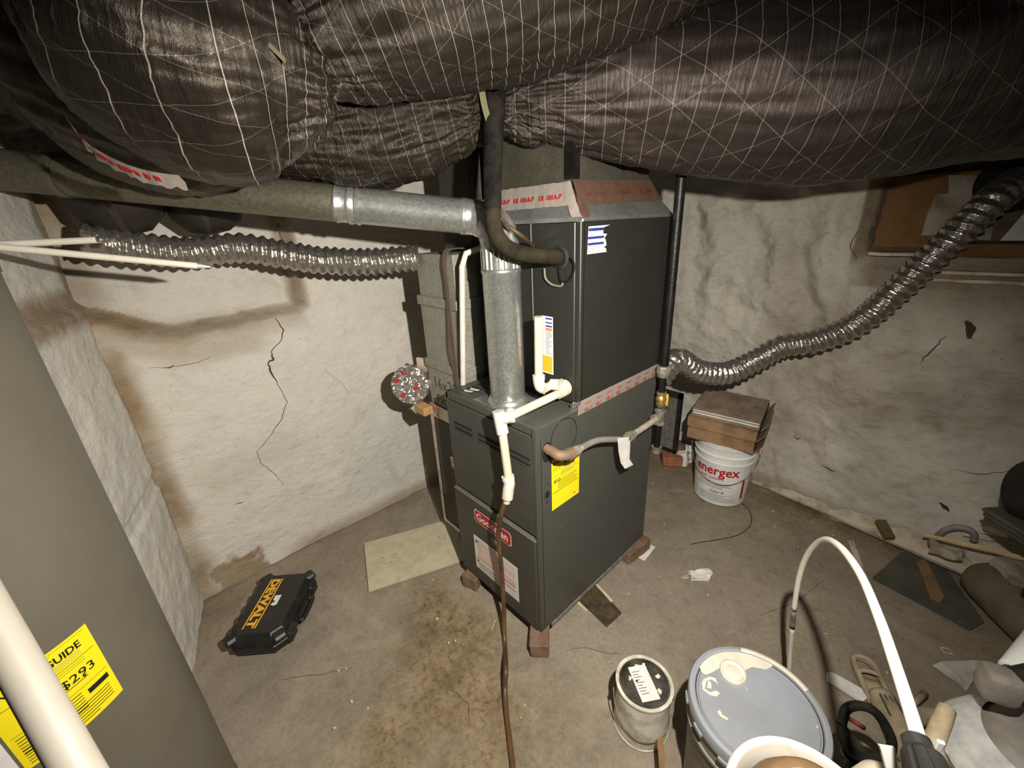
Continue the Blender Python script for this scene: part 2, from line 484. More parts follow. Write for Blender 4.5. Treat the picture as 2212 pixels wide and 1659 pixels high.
def cylmap(c, rf, az0, z0, tilt=0.0):
    c = V(c)
    def f(u, v, l=0.0):
        u2 = u * math.cos(tilt) - v * math.sin(tilt); v2 = u * math.sin(tilt) + v * math.cos(tilt)
        z = z0 + v2
        r = rf(z) + l
        a = az0 + u2 / r
        return V((c.x + r * math.cos(a), c.y + r * math.sin(a), z))
    return f
def decal(parent, name, mp, w, h, m, items, nu=1, label=None, lift=0.0006, poly=None):
    if poly: b2 = (poly, [tuple(range(len(poly)))])
    else: b2 = grid2d(0, 0, w, h, nu)
    n = len(b2[0])
    vs = [mp(u, v, lift) for u, v in b2[0]]
    fs = list(b2[1])
    base = obj(name, (vs, fs), m, parent, label=label)
    printing(base, mp, items, nu, lift + 0.0005)
    return base
def printing(parent, mp, items, nu=1, lift=0.0011, name='printing'):
    by = {}
    for it in items:
        k = it[0]
        if k == 'rect': g = grid2d(*it[1:5], n=nu); m = it[5]
        elif k == 'text': g = text2d(it[1], it[4], it[6] if len(it) > 6 else 0.0, it[7] if len(it) > 7 else 1.0); g = ([(x + it[2], y + it[3]) for x, y in g[0]], g[1]); m = it[5]
        elif k == 'lines':
            u0, vt, u1, vb, cnt, m = it[1:7]
            th = abs(vt - vb) / cnt * 0.30
            gs = []
            for i in range(cnt):
                v = vt + (vb - vt) * i / max(cnt - 1, 1)
                e = u1 if random.random() < 0.6 else u0 + (u1 - u0) * random.uniform(0.45, 0.95)
                gs.append(grid2d(u0, v, e, v + th, nu))
            vs, fs = [], []
            for a in gs:
                q = len(vs); vs += a[0]; fs += [tuple(i + q for i in f) for f in a[1]]
            g = (vs, fs)
        elif k == 'poly': g = (it[1], [tuple(range(len(it[1])))]); m = it[2]
        by.setdefault(m.name, [m, [], []])
        e = by[m.name]; q = len(e[1]); e[1] += list(g[0]); e[2] += [tuple(i + q for i in f) for f in g[1]]
    for i, (m, vs, fs) in enumerate(by.values()):
        obj(name, ([mp(u, v, lift + i * 0.0002) for u, v in vs], fs), m, parent)

def sstep(x, a, b):
    t = min(1, max(0, (x - a) / (b - a))); return t * t * (3 - 2 * t)
def band(x, a, b, s): return sstep(x, a - s, a) * (1 - sstep(x, b, b + s))
# ------------------------------------------------------------------ setting
def heightfield(name, nu, nv, fu, fdisp, m, kind='structure', flip=False):
    vs, fs, d = [], [], []
    for j in range(nv + 1):
        for i in range(nu + 1):
            p, dirt = fdisp(*fu(i / nu, j / nv))
            vs.append(p); d.append(dirt)
    for j in range(nv):
        for i in range(nu):
            a = j * (nu + 1) + i
            f = (a, a + 1, a + nu + 2, a + nu + 1)
            fs.append(tuple(reversed(f)) if flip else f)
    o = obj(name, (vs, fs), m, None, True, attr={'dirt' if m is not M_FLOOR else 'stain': d})
    o['kind'] = kind
    return o
XL, YB = -1.22, 1.63
def nz(x, y, z=0, s=1.0): return noise.fractal(V((x * s, y * s, z * s)), 0.8, 2.1, 4)
def leftwall(y, z):
    ed = 0.02 * nz(y, z, 3.1, 5)
    zl = 1.19 + 0.10 * sstep(-y, 0.66, 0.92) + 0.02 * sstep(y, -0.5, -0.2) + ed * 0.5
    inrec = (1 - sstep(y, -0.235 + ed, -0.19 + ed))
    up = sstep(z, zl - 0.055, zl)
    x = XL - 0.085 * inrec * up
    x += 0.010 * nz(y, z, 0, 1.6) + 0.0035 * nz(y, z, 5, 6)
    # sagging bottom flare and the rounded joint with the near wall
    x += 0.03 * (1 - sstep(z, 0, 0.10)) * (0.5 + 0.5 * nz(y, 2, 2, 3))
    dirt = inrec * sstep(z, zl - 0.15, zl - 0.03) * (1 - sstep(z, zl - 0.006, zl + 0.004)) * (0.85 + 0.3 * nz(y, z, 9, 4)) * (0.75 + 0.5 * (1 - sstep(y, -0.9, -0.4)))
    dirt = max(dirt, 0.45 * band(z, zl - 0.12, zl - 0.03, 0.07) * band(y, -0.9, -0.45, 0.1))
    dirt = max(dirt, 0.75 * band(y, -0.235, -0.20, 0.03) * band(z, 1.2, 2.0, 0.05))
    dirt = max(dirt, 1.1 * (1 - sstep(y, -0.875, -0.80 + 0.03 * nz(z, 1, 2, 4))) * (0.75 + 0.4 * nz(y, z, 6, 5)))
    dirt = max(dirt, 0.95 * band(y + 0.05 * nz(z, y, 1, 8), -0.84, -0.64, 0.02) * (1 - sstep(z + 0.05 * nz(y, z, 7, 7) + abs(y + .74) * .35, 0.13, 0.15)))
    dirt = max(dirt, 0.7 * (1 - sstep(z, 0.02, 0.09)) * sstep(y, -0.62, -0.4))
    dirt = max(dirt, 0.35 * band(y, -0.85, -0.45, 0.2) * band(z, 0.30, 0.5, 0.2) * max(0, nz(y, z, 4, 2) + 0.3))
    return V((x, y, z)), min(1, max(0, dirt))
heightfield('wall_left', 340, 260, lambda a, b: (-0.95 + a * 2.66, b * 2.14), leftwall, M_WALL, flip=False)
NA, NB = V((-1.26, -0.915, 0)), V((-0.70, -1.055, 0))
def nearwall(s, z):
    d = (NB - NA).normalized(); n = V((-d.y, d.x, 0))
    p = NA + (NB - NA) * s
    k = 0.012 * nz(s * 0.6, z, 11, 2.5) + 0.0025 * nz(s * 0.6, z, 15, 9)
    k += 0.03 * band(z, 0, 1.28, 0.04) - 0.035 * band(z, 0.60, 0.64, 0.02) * 0.25
    p = p + n * k; p.z = z
    dirt = 0.9 * band(z, 1.27, 1.33, 0.05) + 0.30 * sstep(z, 1.5, 1.9) + 0.45 * band(z, 0.05, 0.32, 0.03) * (1 - sstep(s, 0.05, 0.25))
    dirt = max(dirt, 0.9 * (1 - sstep(s, 0.05, 0.10)))
    return p, min(1, max(0, dirt))
heightfield('wall_near', 70, 260, lambda a, b: (a, b * 2.14), nearwall, M_WALL3, flip=True)
def backwall(x, z):
    y = YB - 0.030 * nz(x, z, 21, 1.7) - 0.012 * nz(x, z, 25, 5) - 0.006 * nz(x, z, 31, 12)
    # vertical folds of thick lime plaster on the upper left
    y -= 0.022 * math.sin(x * 24 + z * 5 + 3 * nz(x, z, 2, 2)) * band(x, -0.3, 0.32, 0.08) * band(z, 1.05, 1.5, 0.1)
    y -= 0.035 * sstep(x, 0.35, 0.6) * (1 - sstep(z, 1.20, 1.29))
    # window recess, open at the top
    rec = sstep(x, 0.44 + 0.01 * nz(z, 1, 1, 9), 0.455 + 0.01 * nz(z, 1, 1, 9)) * sstep(z, 1.29 + 0.008 * nz(x, 1, 5, 8), 1.31 + 0.008 * nz(x, 1, 5, 8))
    y += 0.17 * rec
    # washed-out hollows near the floor
    y -= 0.05 * (1 - sstep(z, 0.0, 0.35)) * (0.5 + nz(x, z, 8, 2) * 0.5)
    y -= 0.07 * sstep(x, 0.5, 1.4) * (1 - sstep(z, 0.1, 0.7))
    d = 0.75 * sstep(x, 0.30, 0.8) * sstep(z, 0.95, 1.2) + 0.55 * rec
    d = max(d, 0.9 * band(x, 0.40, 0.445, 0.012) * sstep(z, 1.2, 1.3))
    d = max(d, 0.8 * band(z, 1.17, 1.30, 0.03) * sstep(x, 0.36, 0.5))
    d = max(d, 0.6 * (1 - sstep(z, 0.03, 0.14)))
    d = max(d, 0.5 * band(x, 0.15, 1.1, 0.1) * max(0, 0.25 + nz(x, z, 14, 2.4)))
    return V((x, y, z)), min(1, max(0, d))
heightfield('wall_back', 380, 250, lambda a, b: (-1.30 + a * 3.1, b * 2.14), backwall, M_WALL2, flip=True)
def floorf(x, y):
    z = 0.006 * nz(x, y, 41, 2.2) + 0.002 * nz(x, y, 44, 9) - 0.003
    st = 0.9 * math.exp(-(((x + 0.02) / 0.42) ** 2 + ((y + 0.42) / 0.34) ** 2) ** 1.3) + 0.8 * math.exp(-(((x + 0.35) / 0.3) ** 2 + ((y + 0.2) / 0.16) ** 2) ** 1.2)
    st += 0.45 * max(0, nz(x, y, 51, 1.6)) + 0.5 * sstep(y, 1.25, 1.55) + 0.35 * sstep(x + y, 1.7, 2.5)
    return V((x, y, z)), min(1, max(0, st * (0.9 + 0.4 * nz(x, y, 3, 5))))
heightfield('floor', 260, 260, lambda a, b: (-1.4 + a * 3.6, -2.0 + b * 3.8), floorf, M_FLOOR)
o = obj('ceiling', box2((-1.5, -2.1, 2.12), (2.3, 1.9, 2.16)), M_JOIST); o['kind'] = 'structure'
for i in range(8):
    o = obj('trim_%d' % (i + 1), box2((-1.3, -1.9 + i * 0.46, 2.02), (2.2, -1.86 + i * 0.46, 2.125), 0.002), M_JOIST); o['kind'] = 'structure'
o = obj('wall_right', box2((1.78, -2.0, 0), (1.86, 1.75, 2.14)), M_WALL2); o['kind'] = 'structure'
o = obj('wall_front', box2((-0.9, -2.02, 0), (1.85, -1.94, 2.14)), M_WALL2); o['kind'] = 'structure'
o = obj('wall_return', box2((-0.74, -2.0, 0), (-0.68, -1.02, 2.14)), M_WALL2); o['kind'] = 'structure'
LW = [o for o in sc.objects if o.name == 'wall_left'][0]
BW = [o for o in sc.objects if o.name == 'wall_back'][0]
FL = [o for o in sc.objects if o.name == 'floor'][0]
def ribbon(pts, wds, surf, nrm, lift=0.0012, sub=4, jit=0.003):
    P = []
    for i in range(len(pts) - 1):
        for k in range(sub):
            t = k / sub
            P.append((V(pts[i]).lerp(V(pts[i + 1]), t), wds[i] + (wds[i + 1] - wds[i]) * t))
    P.append((V(pts[-1]), wds[-1]))
    vs, fs = [], []
    n = V(nrm)
    for i, (p, w) in enumerate(P):
        t = (P[min(i + 1, len(P) - 1)][0] - P[max(i - 1, 0)][0]).normalized()
        s = n.cross(t).normalized()
        p = p + s * random.uniform(-jit, jit)
        for q in (p - s * w / 2, p + s * w / 2):
            vs.append(surf(q) + n * lift)
    for i in range(len(P) - 1):
        fs.append((2 * i, 2 * i + 2, 2 * i + 3, 2 * i + 1))
    return vs, fs
surfL = lambda q: leftwall(q.y, q.z)[0]
surfB = lambda q: backwall(q.x, q.z)[0]
surfF = lambda q: floorf(q.x, q.y)[0]
M_CRACK = plain('dark_crack_gap', srgb(70, 56, 44), 0.95)  # dark brown of the crack ribbons on walls and floor
def crackL(pix, wds): obj('crack', ribbon([PX(a, b, XL) for a, b in pix], wds, surfL, (1, 0, 0)), M_CRACK, LW)
crackL([(590, 680), (612, 712), (608, 735), (585, 760), (590, 775), (578, 782), (584, 800), (600, 830), (620, 868), (608, 905), (580, 945), (555, 975), (562, 1000), (590, 1020), (612, 1045)],
       [.002, .005, .003, .003, .009, .005, .008, .002, .0025, .003, .002, .002, .002, .002, .001])
crackL([(455, 772), (420, 785), (380, 792), (320, 795)], [.001, .002, .002, .001])
crackL([(700, 800), (740, 830), (755, 850)], [.001, .001, .001])
crackL([(612, 480), (622, 520), (618, 560)], [.003, .002, .001])
for a, b in ((220, 870), (355, 797), (252, 925), (505, 1090), (330, 1140)):
    crackL([(a, b), (a + 14, b - 4), (a + 22, b - 9)], [.001, .004, .001])
def crackB(pix, wds, y=YB): obj('crack', ribbon([PY(a, b, y) for a, b in pix], wds, surfB, (0, -1, 0)), M_CRACK, BW)
crackB([(1990, 778), (2005, 760), (2030, 735), (2045, 720)], [.002, .005, .004, .002])
crackB([(2065, 1003), (2110, 1014), (2160, 1012), (2212, 1000)], [.001, .003, .002, .001])
crackB([(2030, 1073), (2045, 1082), (2052, 1090)], [.004, .02, .004])
crackB([(1780, 1000), (1800, 1010), (1810, 1012)], [.003, .008, .002])
crackB([(1715, 944), (1722, 950), (1728, 948)], [.003, .006, .002])
crackB([(2085, 690), (2100, 705), (2095, 725)], [.01, .03, .01])
crackB([(1850, 500), (1835, 530), (1850, 560)], [.003, .004, .002])
def crackF(pix, wds): obj('crack', ribbon([PZ(a, b) for a, b in pix], wds, surfF, (0, 0, 1), 0.0008), M_CRACK, FL)
crackF([(600, 1470), (640, 1462), (700, 1455), (760, 1440)], [.001, .002, .002, .001])
crackF([(975, 1490), (1010, 1520), (1015, 1560)], [.002, .003, .001])
crackF([(1220, 1405), (1260, 1400), (1300, 1410), (1345, 1412)], [.001, .002, .002, .001])
crackF([(1590, 1460), (1650, 1440), (1700, 1430)], [.001, .002, .001])
crackF([(1640, 1330), (1720, 1300), (1780, 1250)], [.001, .002, .001])

# ================================================================== furnace
ZF, FH, FW, FD = 0.065, 0.846, 0.4776, 0.712
ZT = ZF + FH
fu = thing('furnace', 'dark grey upright gas furnace cabinet standing on bricks at the centre', 'furnace', (-FW / 2, FD / 2, ZF))
# cabinet: side/back shell, with the top sheet and recessed front
obj('cabinet', join(box2((-FW, 0.012, ZF), (0, FD, ZT), 0.004), box2((-FW, 0.0, ZF), (-FW + 0.014, 0.02, ZT), 0.002), box2((-0.012, 0.0, ZF), (0, 0.02, ZT), 0.002), box2((-FW, 0.0, ZT - 0.03), (0, 0.02, ZT), 0.003)), M_FURN, fu)
obj('upper_door', box2((-FW + 0.013, -0.002, 0.499), (-0.013, 0.013, ZT - 0.033), 0.003), M_FURND, fu)
ld = obj('lower_door', join(box2((-FW + 0.002, -0.010, ZF + 0.004), (-0.012, 0.013, 0.484), 0.003)), M_FURND, fu)
obj('door_lip', box2((-FW + 0.002, -0.012, 0.481), (-0.010, 0.012, 0.489), 0.0025), M_EDGE, fu, label='worn pale lip along the top of the lower door')
obj('corner_flange', box2((-0.013, -0.004, ZF), (0.0, 0.004, ZT - 0.004), 0.0015), M_FURN, fu)
for (u0, u1) in ((-0.433, -0.325), (-0.290, -0.030)):
    for z in (0.793, 0.772):
        n = 10
        pts = []
        r = 0.0062
        for k in range(n): a = PI / 2 + PI * k / (n - 1); pts.append((u0 + r + r * math.cos(a), r * math.sin(a)))
        for k in range(n): a = -PI / 2 + PI * k / (n - 1); pts.append((u1 - r + r * math.cos(a), r * math.sin(a)))
        s = obj('louver_slot', prism(pts, 0.0012, (0, -0.0028, z), Matrix(((1, 0, 0), (0, 0, 1), (0, 1, 0)))), M_BLACKHOLE, fu)
        obj('louver_lip', box2((u0 + 0.004, -0.0055, z - 0.0065), (u1 - 0.004, -0.002, z - 0.0045), 0.0008), M_FURN, s)
sg = obj('sight_glass', lathe([(0, 0.004), (0.012, 0.004), (0.015, 0.001), (0.015, 0)], (-0.235, -0.0105, 0.348), 24, Matrix(((1, 0, 0), (0, 0, -1), (0, 1, 0)))), M_GREYIRON, fu, label='small round grey sight glass')
fm = planemap((0, -0.0102, 0), (1, 0, 0), (0, 0, 1))
def shift(mp, u0, v0): return lambda u, v, l=0.0: mp(u + u0, v + v0, l)
def rrect(w, h, r, n=5):
    pts = []
    for cx, cy, a0 in ((w - r, r, -PI / 2), (w - r, h - r, 0), (r, h - r, PI / 2), (r, r, PI)):
        for k in range(n + 1): a = a0 + PI / 2 * k / n; pts.append((cx + r * math.cos(a), cy + r * math.sin(a)))
    return pts
bp = rrect(0.215, 0.062, 0.013)
b = decal(fu, 'brand_badge', shift(fm, -0.345, 0.388), 0, 0, M_WHITE, [('poly', [(x * 0.965 + 0.0037, y * 0.90 + 0.0031) for x, y in bp], M_RED)], poly=bp, lift=0.002, label='red badge with white lettering')
printing(b, shift(fm, -0.345, 0.388), [('text', 'Goodman', 0.012, 0.0165, 0.047, M_WHITE, 0.022, 0.98)], lift=0.0034)
ip = [('lines', 0.020, 0.155, 0.245, 0.068, 10, M_ORANGE), ('rect', 0.012, 0.060, 0.245, 0.063, M_RED), ('rect', 0.020, 0.040, 0.245, 0.043, M_RED), ('lines', 0.02, 0.033, 0.16, 0.010, 4, M_GREYINK),
       ('poly', [(0.010, 0.140), (0.018, 0.155), (0.026, 0.140)], M_INK), ('poly', [(0.012, 0.040), (0.026, 0.040), (0.019, 0.055)], M_INK)]
decal(fu, 'instruction_label', shift(fm, -0.368, 0.136), 0.262, 0.172, M_WHITE, ip, label='white operating label with orange and red lines')
# side features
sm = planemap((0, 0, 0), (0, 1, 0), (0, 0, 1))
e = [('lines', 0.008, 0.163, 0.128, 0.150, 3, M_INK), ('text', 'ENERGYGUIDE', 0.007, 0.172, 0.0205, M_INK, 0.02, 0.90), ('poly', [(0.058, 0.166), (0.068, 0.156), (0.078, 0.166)], M_INK), ('rect', 0.065, 0.163, 0.071, 0.178, M_INK),
     ('text', '80.0', 0.010, 0.102, 0.020, M_INK, 0.01, 0.95), ('lines', 0.045, 0.140, 0.125, 0.118, 4, M_GREYINK), ('lines', 0.030, 0.104, 0.130, 0.074, 6, M_INK), ('rect', 0.006, 0.0655, 0.138, 0.0675, M_INK), ('rect', 0.006, 0.128, 0.138, 0.1288, M_INK),
     ('text', 'AF', 0.112, 0.012, 0.010, M_INK, 0.02)]
decal(fu, 'energy_label', shift(sm, 0.064, 0.578), 0.144, 0.196, M_LABELY, e, label='yellow energy guide label on the side panel')
def arcring(c, r0, r1, a0, a1, n=20):
    pts = [(c[0] + r1 * math.cos(a0 + (a1 - a0) * k / n), c[1] + r1 * math.sin(a0 + (a1 - a0) * k / n)) for k in range(n + 1)]
    pin = [(c[0] + r0 * math.cos(a0 + (a1 - a0) * k / n), c[1] + r0 * math.sin(a0 + (a1 - a0) * k / n)) for k in range(n + 1)]
    vs = [sm(u, v, 0.0008) for u, v in pts + pin]
    return vs, [(k, k + 1, n + 2 + k, n + 1 + k) for k in range(n)]
for a0, a1 in ((-0.05, 1.0), (1.1, 1.85), (2.0, 3.4), (3.5, 4.4), (4.55, 6.1)):
    obj('knockout_ring', arcring((0.127, 0.836), 0.0625, 0.0665, a0, a1), M_BLACKHOLE, fu)
def disc(c, r, m, nm, asp=1.0):
    vs = [sm(c[0] + r * math.cos(2 * PI * k / 24), c[1] + asp * r * math.sin(2 * PI * k / 24), 0.0009) for k in range(24)]
    obj(nm, (vs, [tuple(range(24))]), m, fu)
disc((0.044, 0.815), 0.023, M_BLACKHOLE, 'gas_inlet_hole', 1.55)
disc((0.042, 0.657), 0.011, M_BLACKHOLE, 'wiring_hole', 1.3)
disc((0.040, 0.628), 0.004, M_BLACKHOLE, 'screw_hole'); disc((0.044, 0.70), 0.003, M_BLACKHOLE, 'screw_hole')
for y, z in ((0.21, 0.55), (0.11, 0.485), (0.135, 0.483), (0.24, 0.62), (0.045, 0.47), (0.5, 0.60), (0.33, 0.59), (0.30, 0.565), (0.62, 0.30)):
    obj('screw', lathe([(0, 0.0012), (0.0018, 0.001), (0.0024, 0)], (0, y, z), 8, Matrix(((0, 0, 1), (1, 0, 0), (0, 1, 0)))), M_EDGE, fu)
obj('corner_cap', box2((-0.016, -0.0045, ZT - 0.045), (0.0012, 0.022, ZT + 0.0012), 0.001), M_FURN, fu)
obj('bottom_flange', box2((0.0, 0.05, ZF - 0.012), (0.006, 0.64, ZF + 0.004), 0.001), M_GREYIRON, fu, label='pale metal strip under the side panel')
# top: collar plate, vent slots
for i in range(6):
    y0 = 0.045 + i * 0.024
    pp = [PZ(*p, ZT) for p in ()]
    obj('vent_slot', rough_up(box2((-0.435, y0, ZT - 0.0008), (-0.375 + 0.008 * (i % 2), y0 + 0.011, ZT + 0.0012), 0.0004), 0.0), M_BLACKHOLE, fu)
for i in range(9):
    x0 = -0.205 + i * 0.012
    obj('vent_slot', box2((-0.155 + 0.0, 0.055 + i * 0.0165, ZT - 0.0008), (-0.095, 0.060 + i * 0.0165, ZT + 0.001), 0.0003), M_BLACKHOLE, fu)
obj('label_peel', slab([(-0.43, 0.05, ZT + 0.0013), (-0.385, 0.062, ZT + 0.0013), (-0.385, 0.052, ZT + 0.0013), (-0.41, 0.043, ZT + 0.0013)], 0.001), M_WHITE, fu)
obj('label_peel', slab([(-0.42, 0.078, ZT + 0.0013), (-0.378, 0.088, ZT + 0.0013), (-0.378, 0.076, ZT + 0.0013), (-0.41, 0.067, ZT + 0.0013)], 0.001), M_WHITE, fu)
obj('flue_plate', box2((-0.325, 0.012, ZT), (-0.145, 0.185, ZT + 0.003), 0.001), M_GALV, fu, label='square galvanised plate under the flue')
# foil tape round the joint between furnace and coil cabinet
tp = []
N = 34
for i in range(N + 1):
    y = 0.195 + (0.735 - 0.195) * i / N
    tp.append((y, ZT - 0.024 + 0.002 * nz(y, 1, 1, 14), ZT + 0.024 + 0.0025 * nz(y, 5, 2, 12)))
vs = []
for y, a, bz in tp:
    vs += [V((0.0012 + 0.0008 * nz(y, 2, 2, 30), y, a)), V((0.0032 + 0.0014 * nz(y, 7, 2, 30), y, (a + bz) / 2)), V((0.0012, y, bz))]
fs = []
for i in range(N):
    a = i * 3
    fs += [(a, a + 3, a + 4, a + 1), (a + 1, a + 4, a + 5, a + 2)]
ft = obj('foil_tape', (vs, fs), M_TAPE, fu, True, label='silver foil tape with red print along the cabinet joint')
it = []
for i in range(8):
    u = 0.03 + i * 0.062
    it += [('text', 'UL', u, 0.004, 0.017, M_RED, 0.03), ('text', '181A-P', u + 0.004, 0.027, 0.010, M_RED, 0.01), ('lines', u + 0.024, 0.012, u + 0.042, 0.003, 3, M_RED)]
printing(ft, planemap((0.0045, 0.198, ZT - 0.022), (0, 1, 0), (0, 0, 1)), it, lift=0.0003)
obj('tape_corner', rough_up(subd(box2((-0.012, 0.176, ZT - 0.002), (0.004, 0.206, ZT + 0.022)), 3), 0.006, 70), M_CAPFOIL, fu, label='crumpled shiny tape end')

# bricks under the furnace
def brick(name, label, c, s, rz, m, parent=None):
    o = obj(name, rough_up(subd(box((0, 0, 0), s, 0, 0.004), 2), 0.003, 25, c[0] * 9), m, None, True, angle=40)
    o.location = c; o.rotation_euler = (0, 0, rz)
    tag(o, label, 'brick'); return o
brick('brick', 'red-brown brick under the near front corner of the furnace', (-0.022, 0.010, 0.0315), (0.072, 0.15, 0.061), math.radians(42), M_BRICK)
brick('brick', 'brown brick under the left front corner of the furnace', (-0.425, 0.035, 0.0315), (0.075, 0.15, 0.061), math.radians(18), M_BRICK)
brick('brick', 'reddish brick under the rear right corner of the furnace beside a white scrap', (-0.02, 0.645, 0.0315), (0.10, 0.16, 0.061), math.radians(-6), M_BRICK)
brick('brick', 'brick under the hidden rear left corner of the furnace', (-0.43, 0.66, 0.0315), (0.10, 0.18, 0.061), 0, M_BRICK)

# ================================================================== coil cabinet
YC = 0.202; ZC = 1.490
co = thing('coil_cabinet', 'tall dark grey evaporator coil cabinet stacked on top of the furnace', 'air handler', (-FW / 2, 0.46, ZT))
obj('casing', join(box2((-FW, YC + 0.012, ZT + 0.001), (0, 0.735, ZC), 0.003), box2((-0.02, YC, ZT + 0.001), (0, YC + 0.02, ZC), 0.003)), M_COIL, co)
obj('access_panel', box2((-0.196, YC - 0.001, ZT + 0.012), (-0.021, YC + 0.014, ZC - 0.004), 0.003), M_COIL, co)
obj('access_panel', box2((-FW + 0.004, YC + 0.004, ZT + 0.012), (-0.199, YC + 0.016, ZC - 0.004), 0.003), M_COIL, co)
obj('panel_edge', box2((-0.1985, YC - 0.004, ZT + 0.012), (-0.195, YC + 0.01, ZC - 0.004), 0.001), M_EDGE, co)
obj('rear_flange', box2((0.0, 0.700, ZT + 0.03), (0.006, 0.737, ZC), 0.002), M_COIL, co)
obj('edge_trim', box2((0.0, 0.733, ZT + 0.03), (0.008, 0.739, ZC), 0.0015), M_EDGE, co)
cm = planemap((0, YC - 0.0012, 0), (1, 0, 0), (0, 0, 1))
torn = [(0, 0), (0.096, 0.0), (0.092, 0.012), (0.080, 0.013), (0.095, 0.020), (0.089, 0.037), (0.083, 0.040), (0.096, 0.052), (0.075, 0.054), (0.078, 0.071), (0.110, 0.077), (0.004, 0.076)]
decal(co, 'torn_label', shift(sm, 0.231, 1.395), 0, 0, M_WHITE, [('rect', 0.004, 0.063, 0.080, 0.071, M_BLUE), ('rect', 0.002, 0.041, 0.080, 0.048, M_BLUE), ('rect', 0.002, 0.024, 0.080, 0.031, M_BLUE),
      ('lines', 0.006, 0.020, 0.075, 0.004, 4, M_GREYINK), ('lines', 0.006, 0.060, 0.06, 0.052, 2, M_GREYINK), ('lines', 0.006, 0.039, 0.07, 0.034, 2, M_GREYINK)], poly=torn, label='torn white label with blue bands')
decal(co, 'warning_label', shift(cm, -0.158, 1.004), 0.050, 0.198, M_WHITE, [('rect', 0.018, 0.188, 0.046, 0.193, M_BLUE), ('rect', 0.018, 0.175, 0.046, 0.179, M_BLUE), ('rect', 0.018, 0.163, 0.046, 0.168, M_BLUE), ('rect', 0.018, 0.150, 0.046, 0.160, M_ORANGE),
      ('lines', 0.018, 0.144, 0.046, 0.070, 13, M_GREYINK), ('rect', 0.004, 0.006, 0.046, 0.063, M_YELLOW)], label='narrow white label with blue, orange and yellow blocks')
# line set connection ring
cc = PY(1212, 556, YC - 0.002)
obj('grommet', lathe([(0.026, 0), (0.034, 0.002), (0.034, 0.006), (0.026, 0.010), (0.020, 0.004)], cc, 28, Matrix(((1, 0, 0), (0, 0, -1), (0, 1, 0)))), M_BLKP, co)
pts = [PY(*p, YC - 0.012) for p in ((1176, 580), (1178, 600), (1188, 612), (1200, 617), (1212, 618), (1216, 610))]
obj('thin_copper_tube', tube(smoothpath(pts, 5), 0.0035, 8), M_GREYIRON, co)
pts = [PY(*p, YC - 0.012) for p in ((1208, 568), (1209, 590), (1213, 608), (1228, 606), (1238, 590), (1240, 570), (1232, 556))]
obj('thin_copper_tube', tube(smoothpath(pts, 5), 0.003, 8), M_BLACKIRON, co)
for z in (1.0, 1.09):
    obj('screw', lathe([(0, 0.003), (0.004, 0.002), (0.005, 0)], (-0.035, YC - 0.001, z), 8, Matrix(((1, 0, 0), (0, 0, -1), (0, 1, 0)))), M_BLKP, co)

# ================================================================== supply plenum above the coil
pn = thing('supply_plenum', 'galvanised supply plenum with red-printed tape seams above the coil cabinet', 'duct', (-FW / 2, 0.46, ZC))
x0, x1, y0, y1 = -FW, 0.0, YC, 0.735
X0, X1, Y0, Y1 = -FW + 0.05, -0.062, YC + 0.03, 0.66
a = [V((x0, y0, ZC)), V((x1, y0, ZC)), V((x1, y1, ZC)), V((x0, y1, ZC))]
c = [V((X0, Y0, 1.575)), V((X1, Y0, 1.575)), V((X1, Y1, 1.59)), V((X0, Y1, 1.59))]
obj('transition', (a + c, [(0, 1, 5, 4), (1, 2, 6, 5), (2, 3, 7, 6), (3, 0, 4, 7)]), M_GALV, pn)
obj('base_flange', join(box2((x0 - 0.004, y0 - 0.006, ZC - 0.004), (x1 + 0.006, y0, ZC + 0.008)), box2((x1, y0, ZC - 0.004), (x1 + 0.006, y1, ZC + 0.006))), M_GALV, pn)
obj('plenum_box', box2((X0 + 0.004, Y0 + 0.004, 1.57), (X1 - 0.004, Y1, 2.05)), M_GALVK, pn)
obj('trunk', box2((X1 - 0.01, 0.60, 1.645), (0.24, 1.15, 2.05), 0.004), M_GALVD, pn, label='wide trunk duct running off to the right')
obj('standing_seam', box2((X1 - 0.02, Y0 - 0.004, 1.60), (X1 + 0.008, Y0 + 0.03, 2.04)), M_BLACKIRON, pn)
def strip(p0, p1, q0, q1, n=24, amp=0.003, seed=0):
    vs = []
    for i in range(n + 1):
        t = i / n
        a = V(p0).lerp(V(p1), t); b = V(q0).lerp(V(q1), t)
        m_ = (a + b) / 2
        for w, k in ((a, 0.6), (m_, 1.0), (b, 0.6)): vs.append(w + noise.noise_vector(w * 45 + V((seed, 0, 0))) * amp * k)
    fs = []
    for i in range(n):
        s = i * 3; fs += [(s, s + 3, s + 4, s + 1), (s + 1, s + 4, s + 5, s + 2)]
    return vs, fs
L = lambda A, B, t: A.lerp(B, t)
of = V((0, -0.004, 0.001)); ox = V((0.004, 0, 0.001))
t1 = obj('foil_tape', strip(L(a[0], c[0], .45) + of, L(a[1], c[1], .45) + of, c[0] + of + V((0, 0, .018)), c[1] + of + V((0, 0, .018)), amp=0.005), M_TAPE, pn, True, label='silver tape with red lettering on the front slope')
fr = planemap(L(a[0], c[0], .55) + of * 1.8, c[1] - c[0], (c[0] - a[0] + c[1] - a[1]) * 0.5)
printing(t1, fr, [('text', 'UL 181A-P', 0.06 + i * 0.11, 0.010, 0.020, M_RED, 0.03) for i in range(3)], lift=0.004)
t2 = obj('foil_tape', strip(L(a[1], c[1], .45) + ox, L(a[2], c[2], .50) + ox, c[1] + ox + V((0, 0, .02)), c[2] + ox + V((0, 0, .018)), amp=0.004, seed=3), M_TAPED, pn, True, label='dusty red-brown tape on the right slope')
sr = planemap(L(a[1], c[1], .60) + ox * 1.6, c[2] - c[1], (c[1] - a[1]))
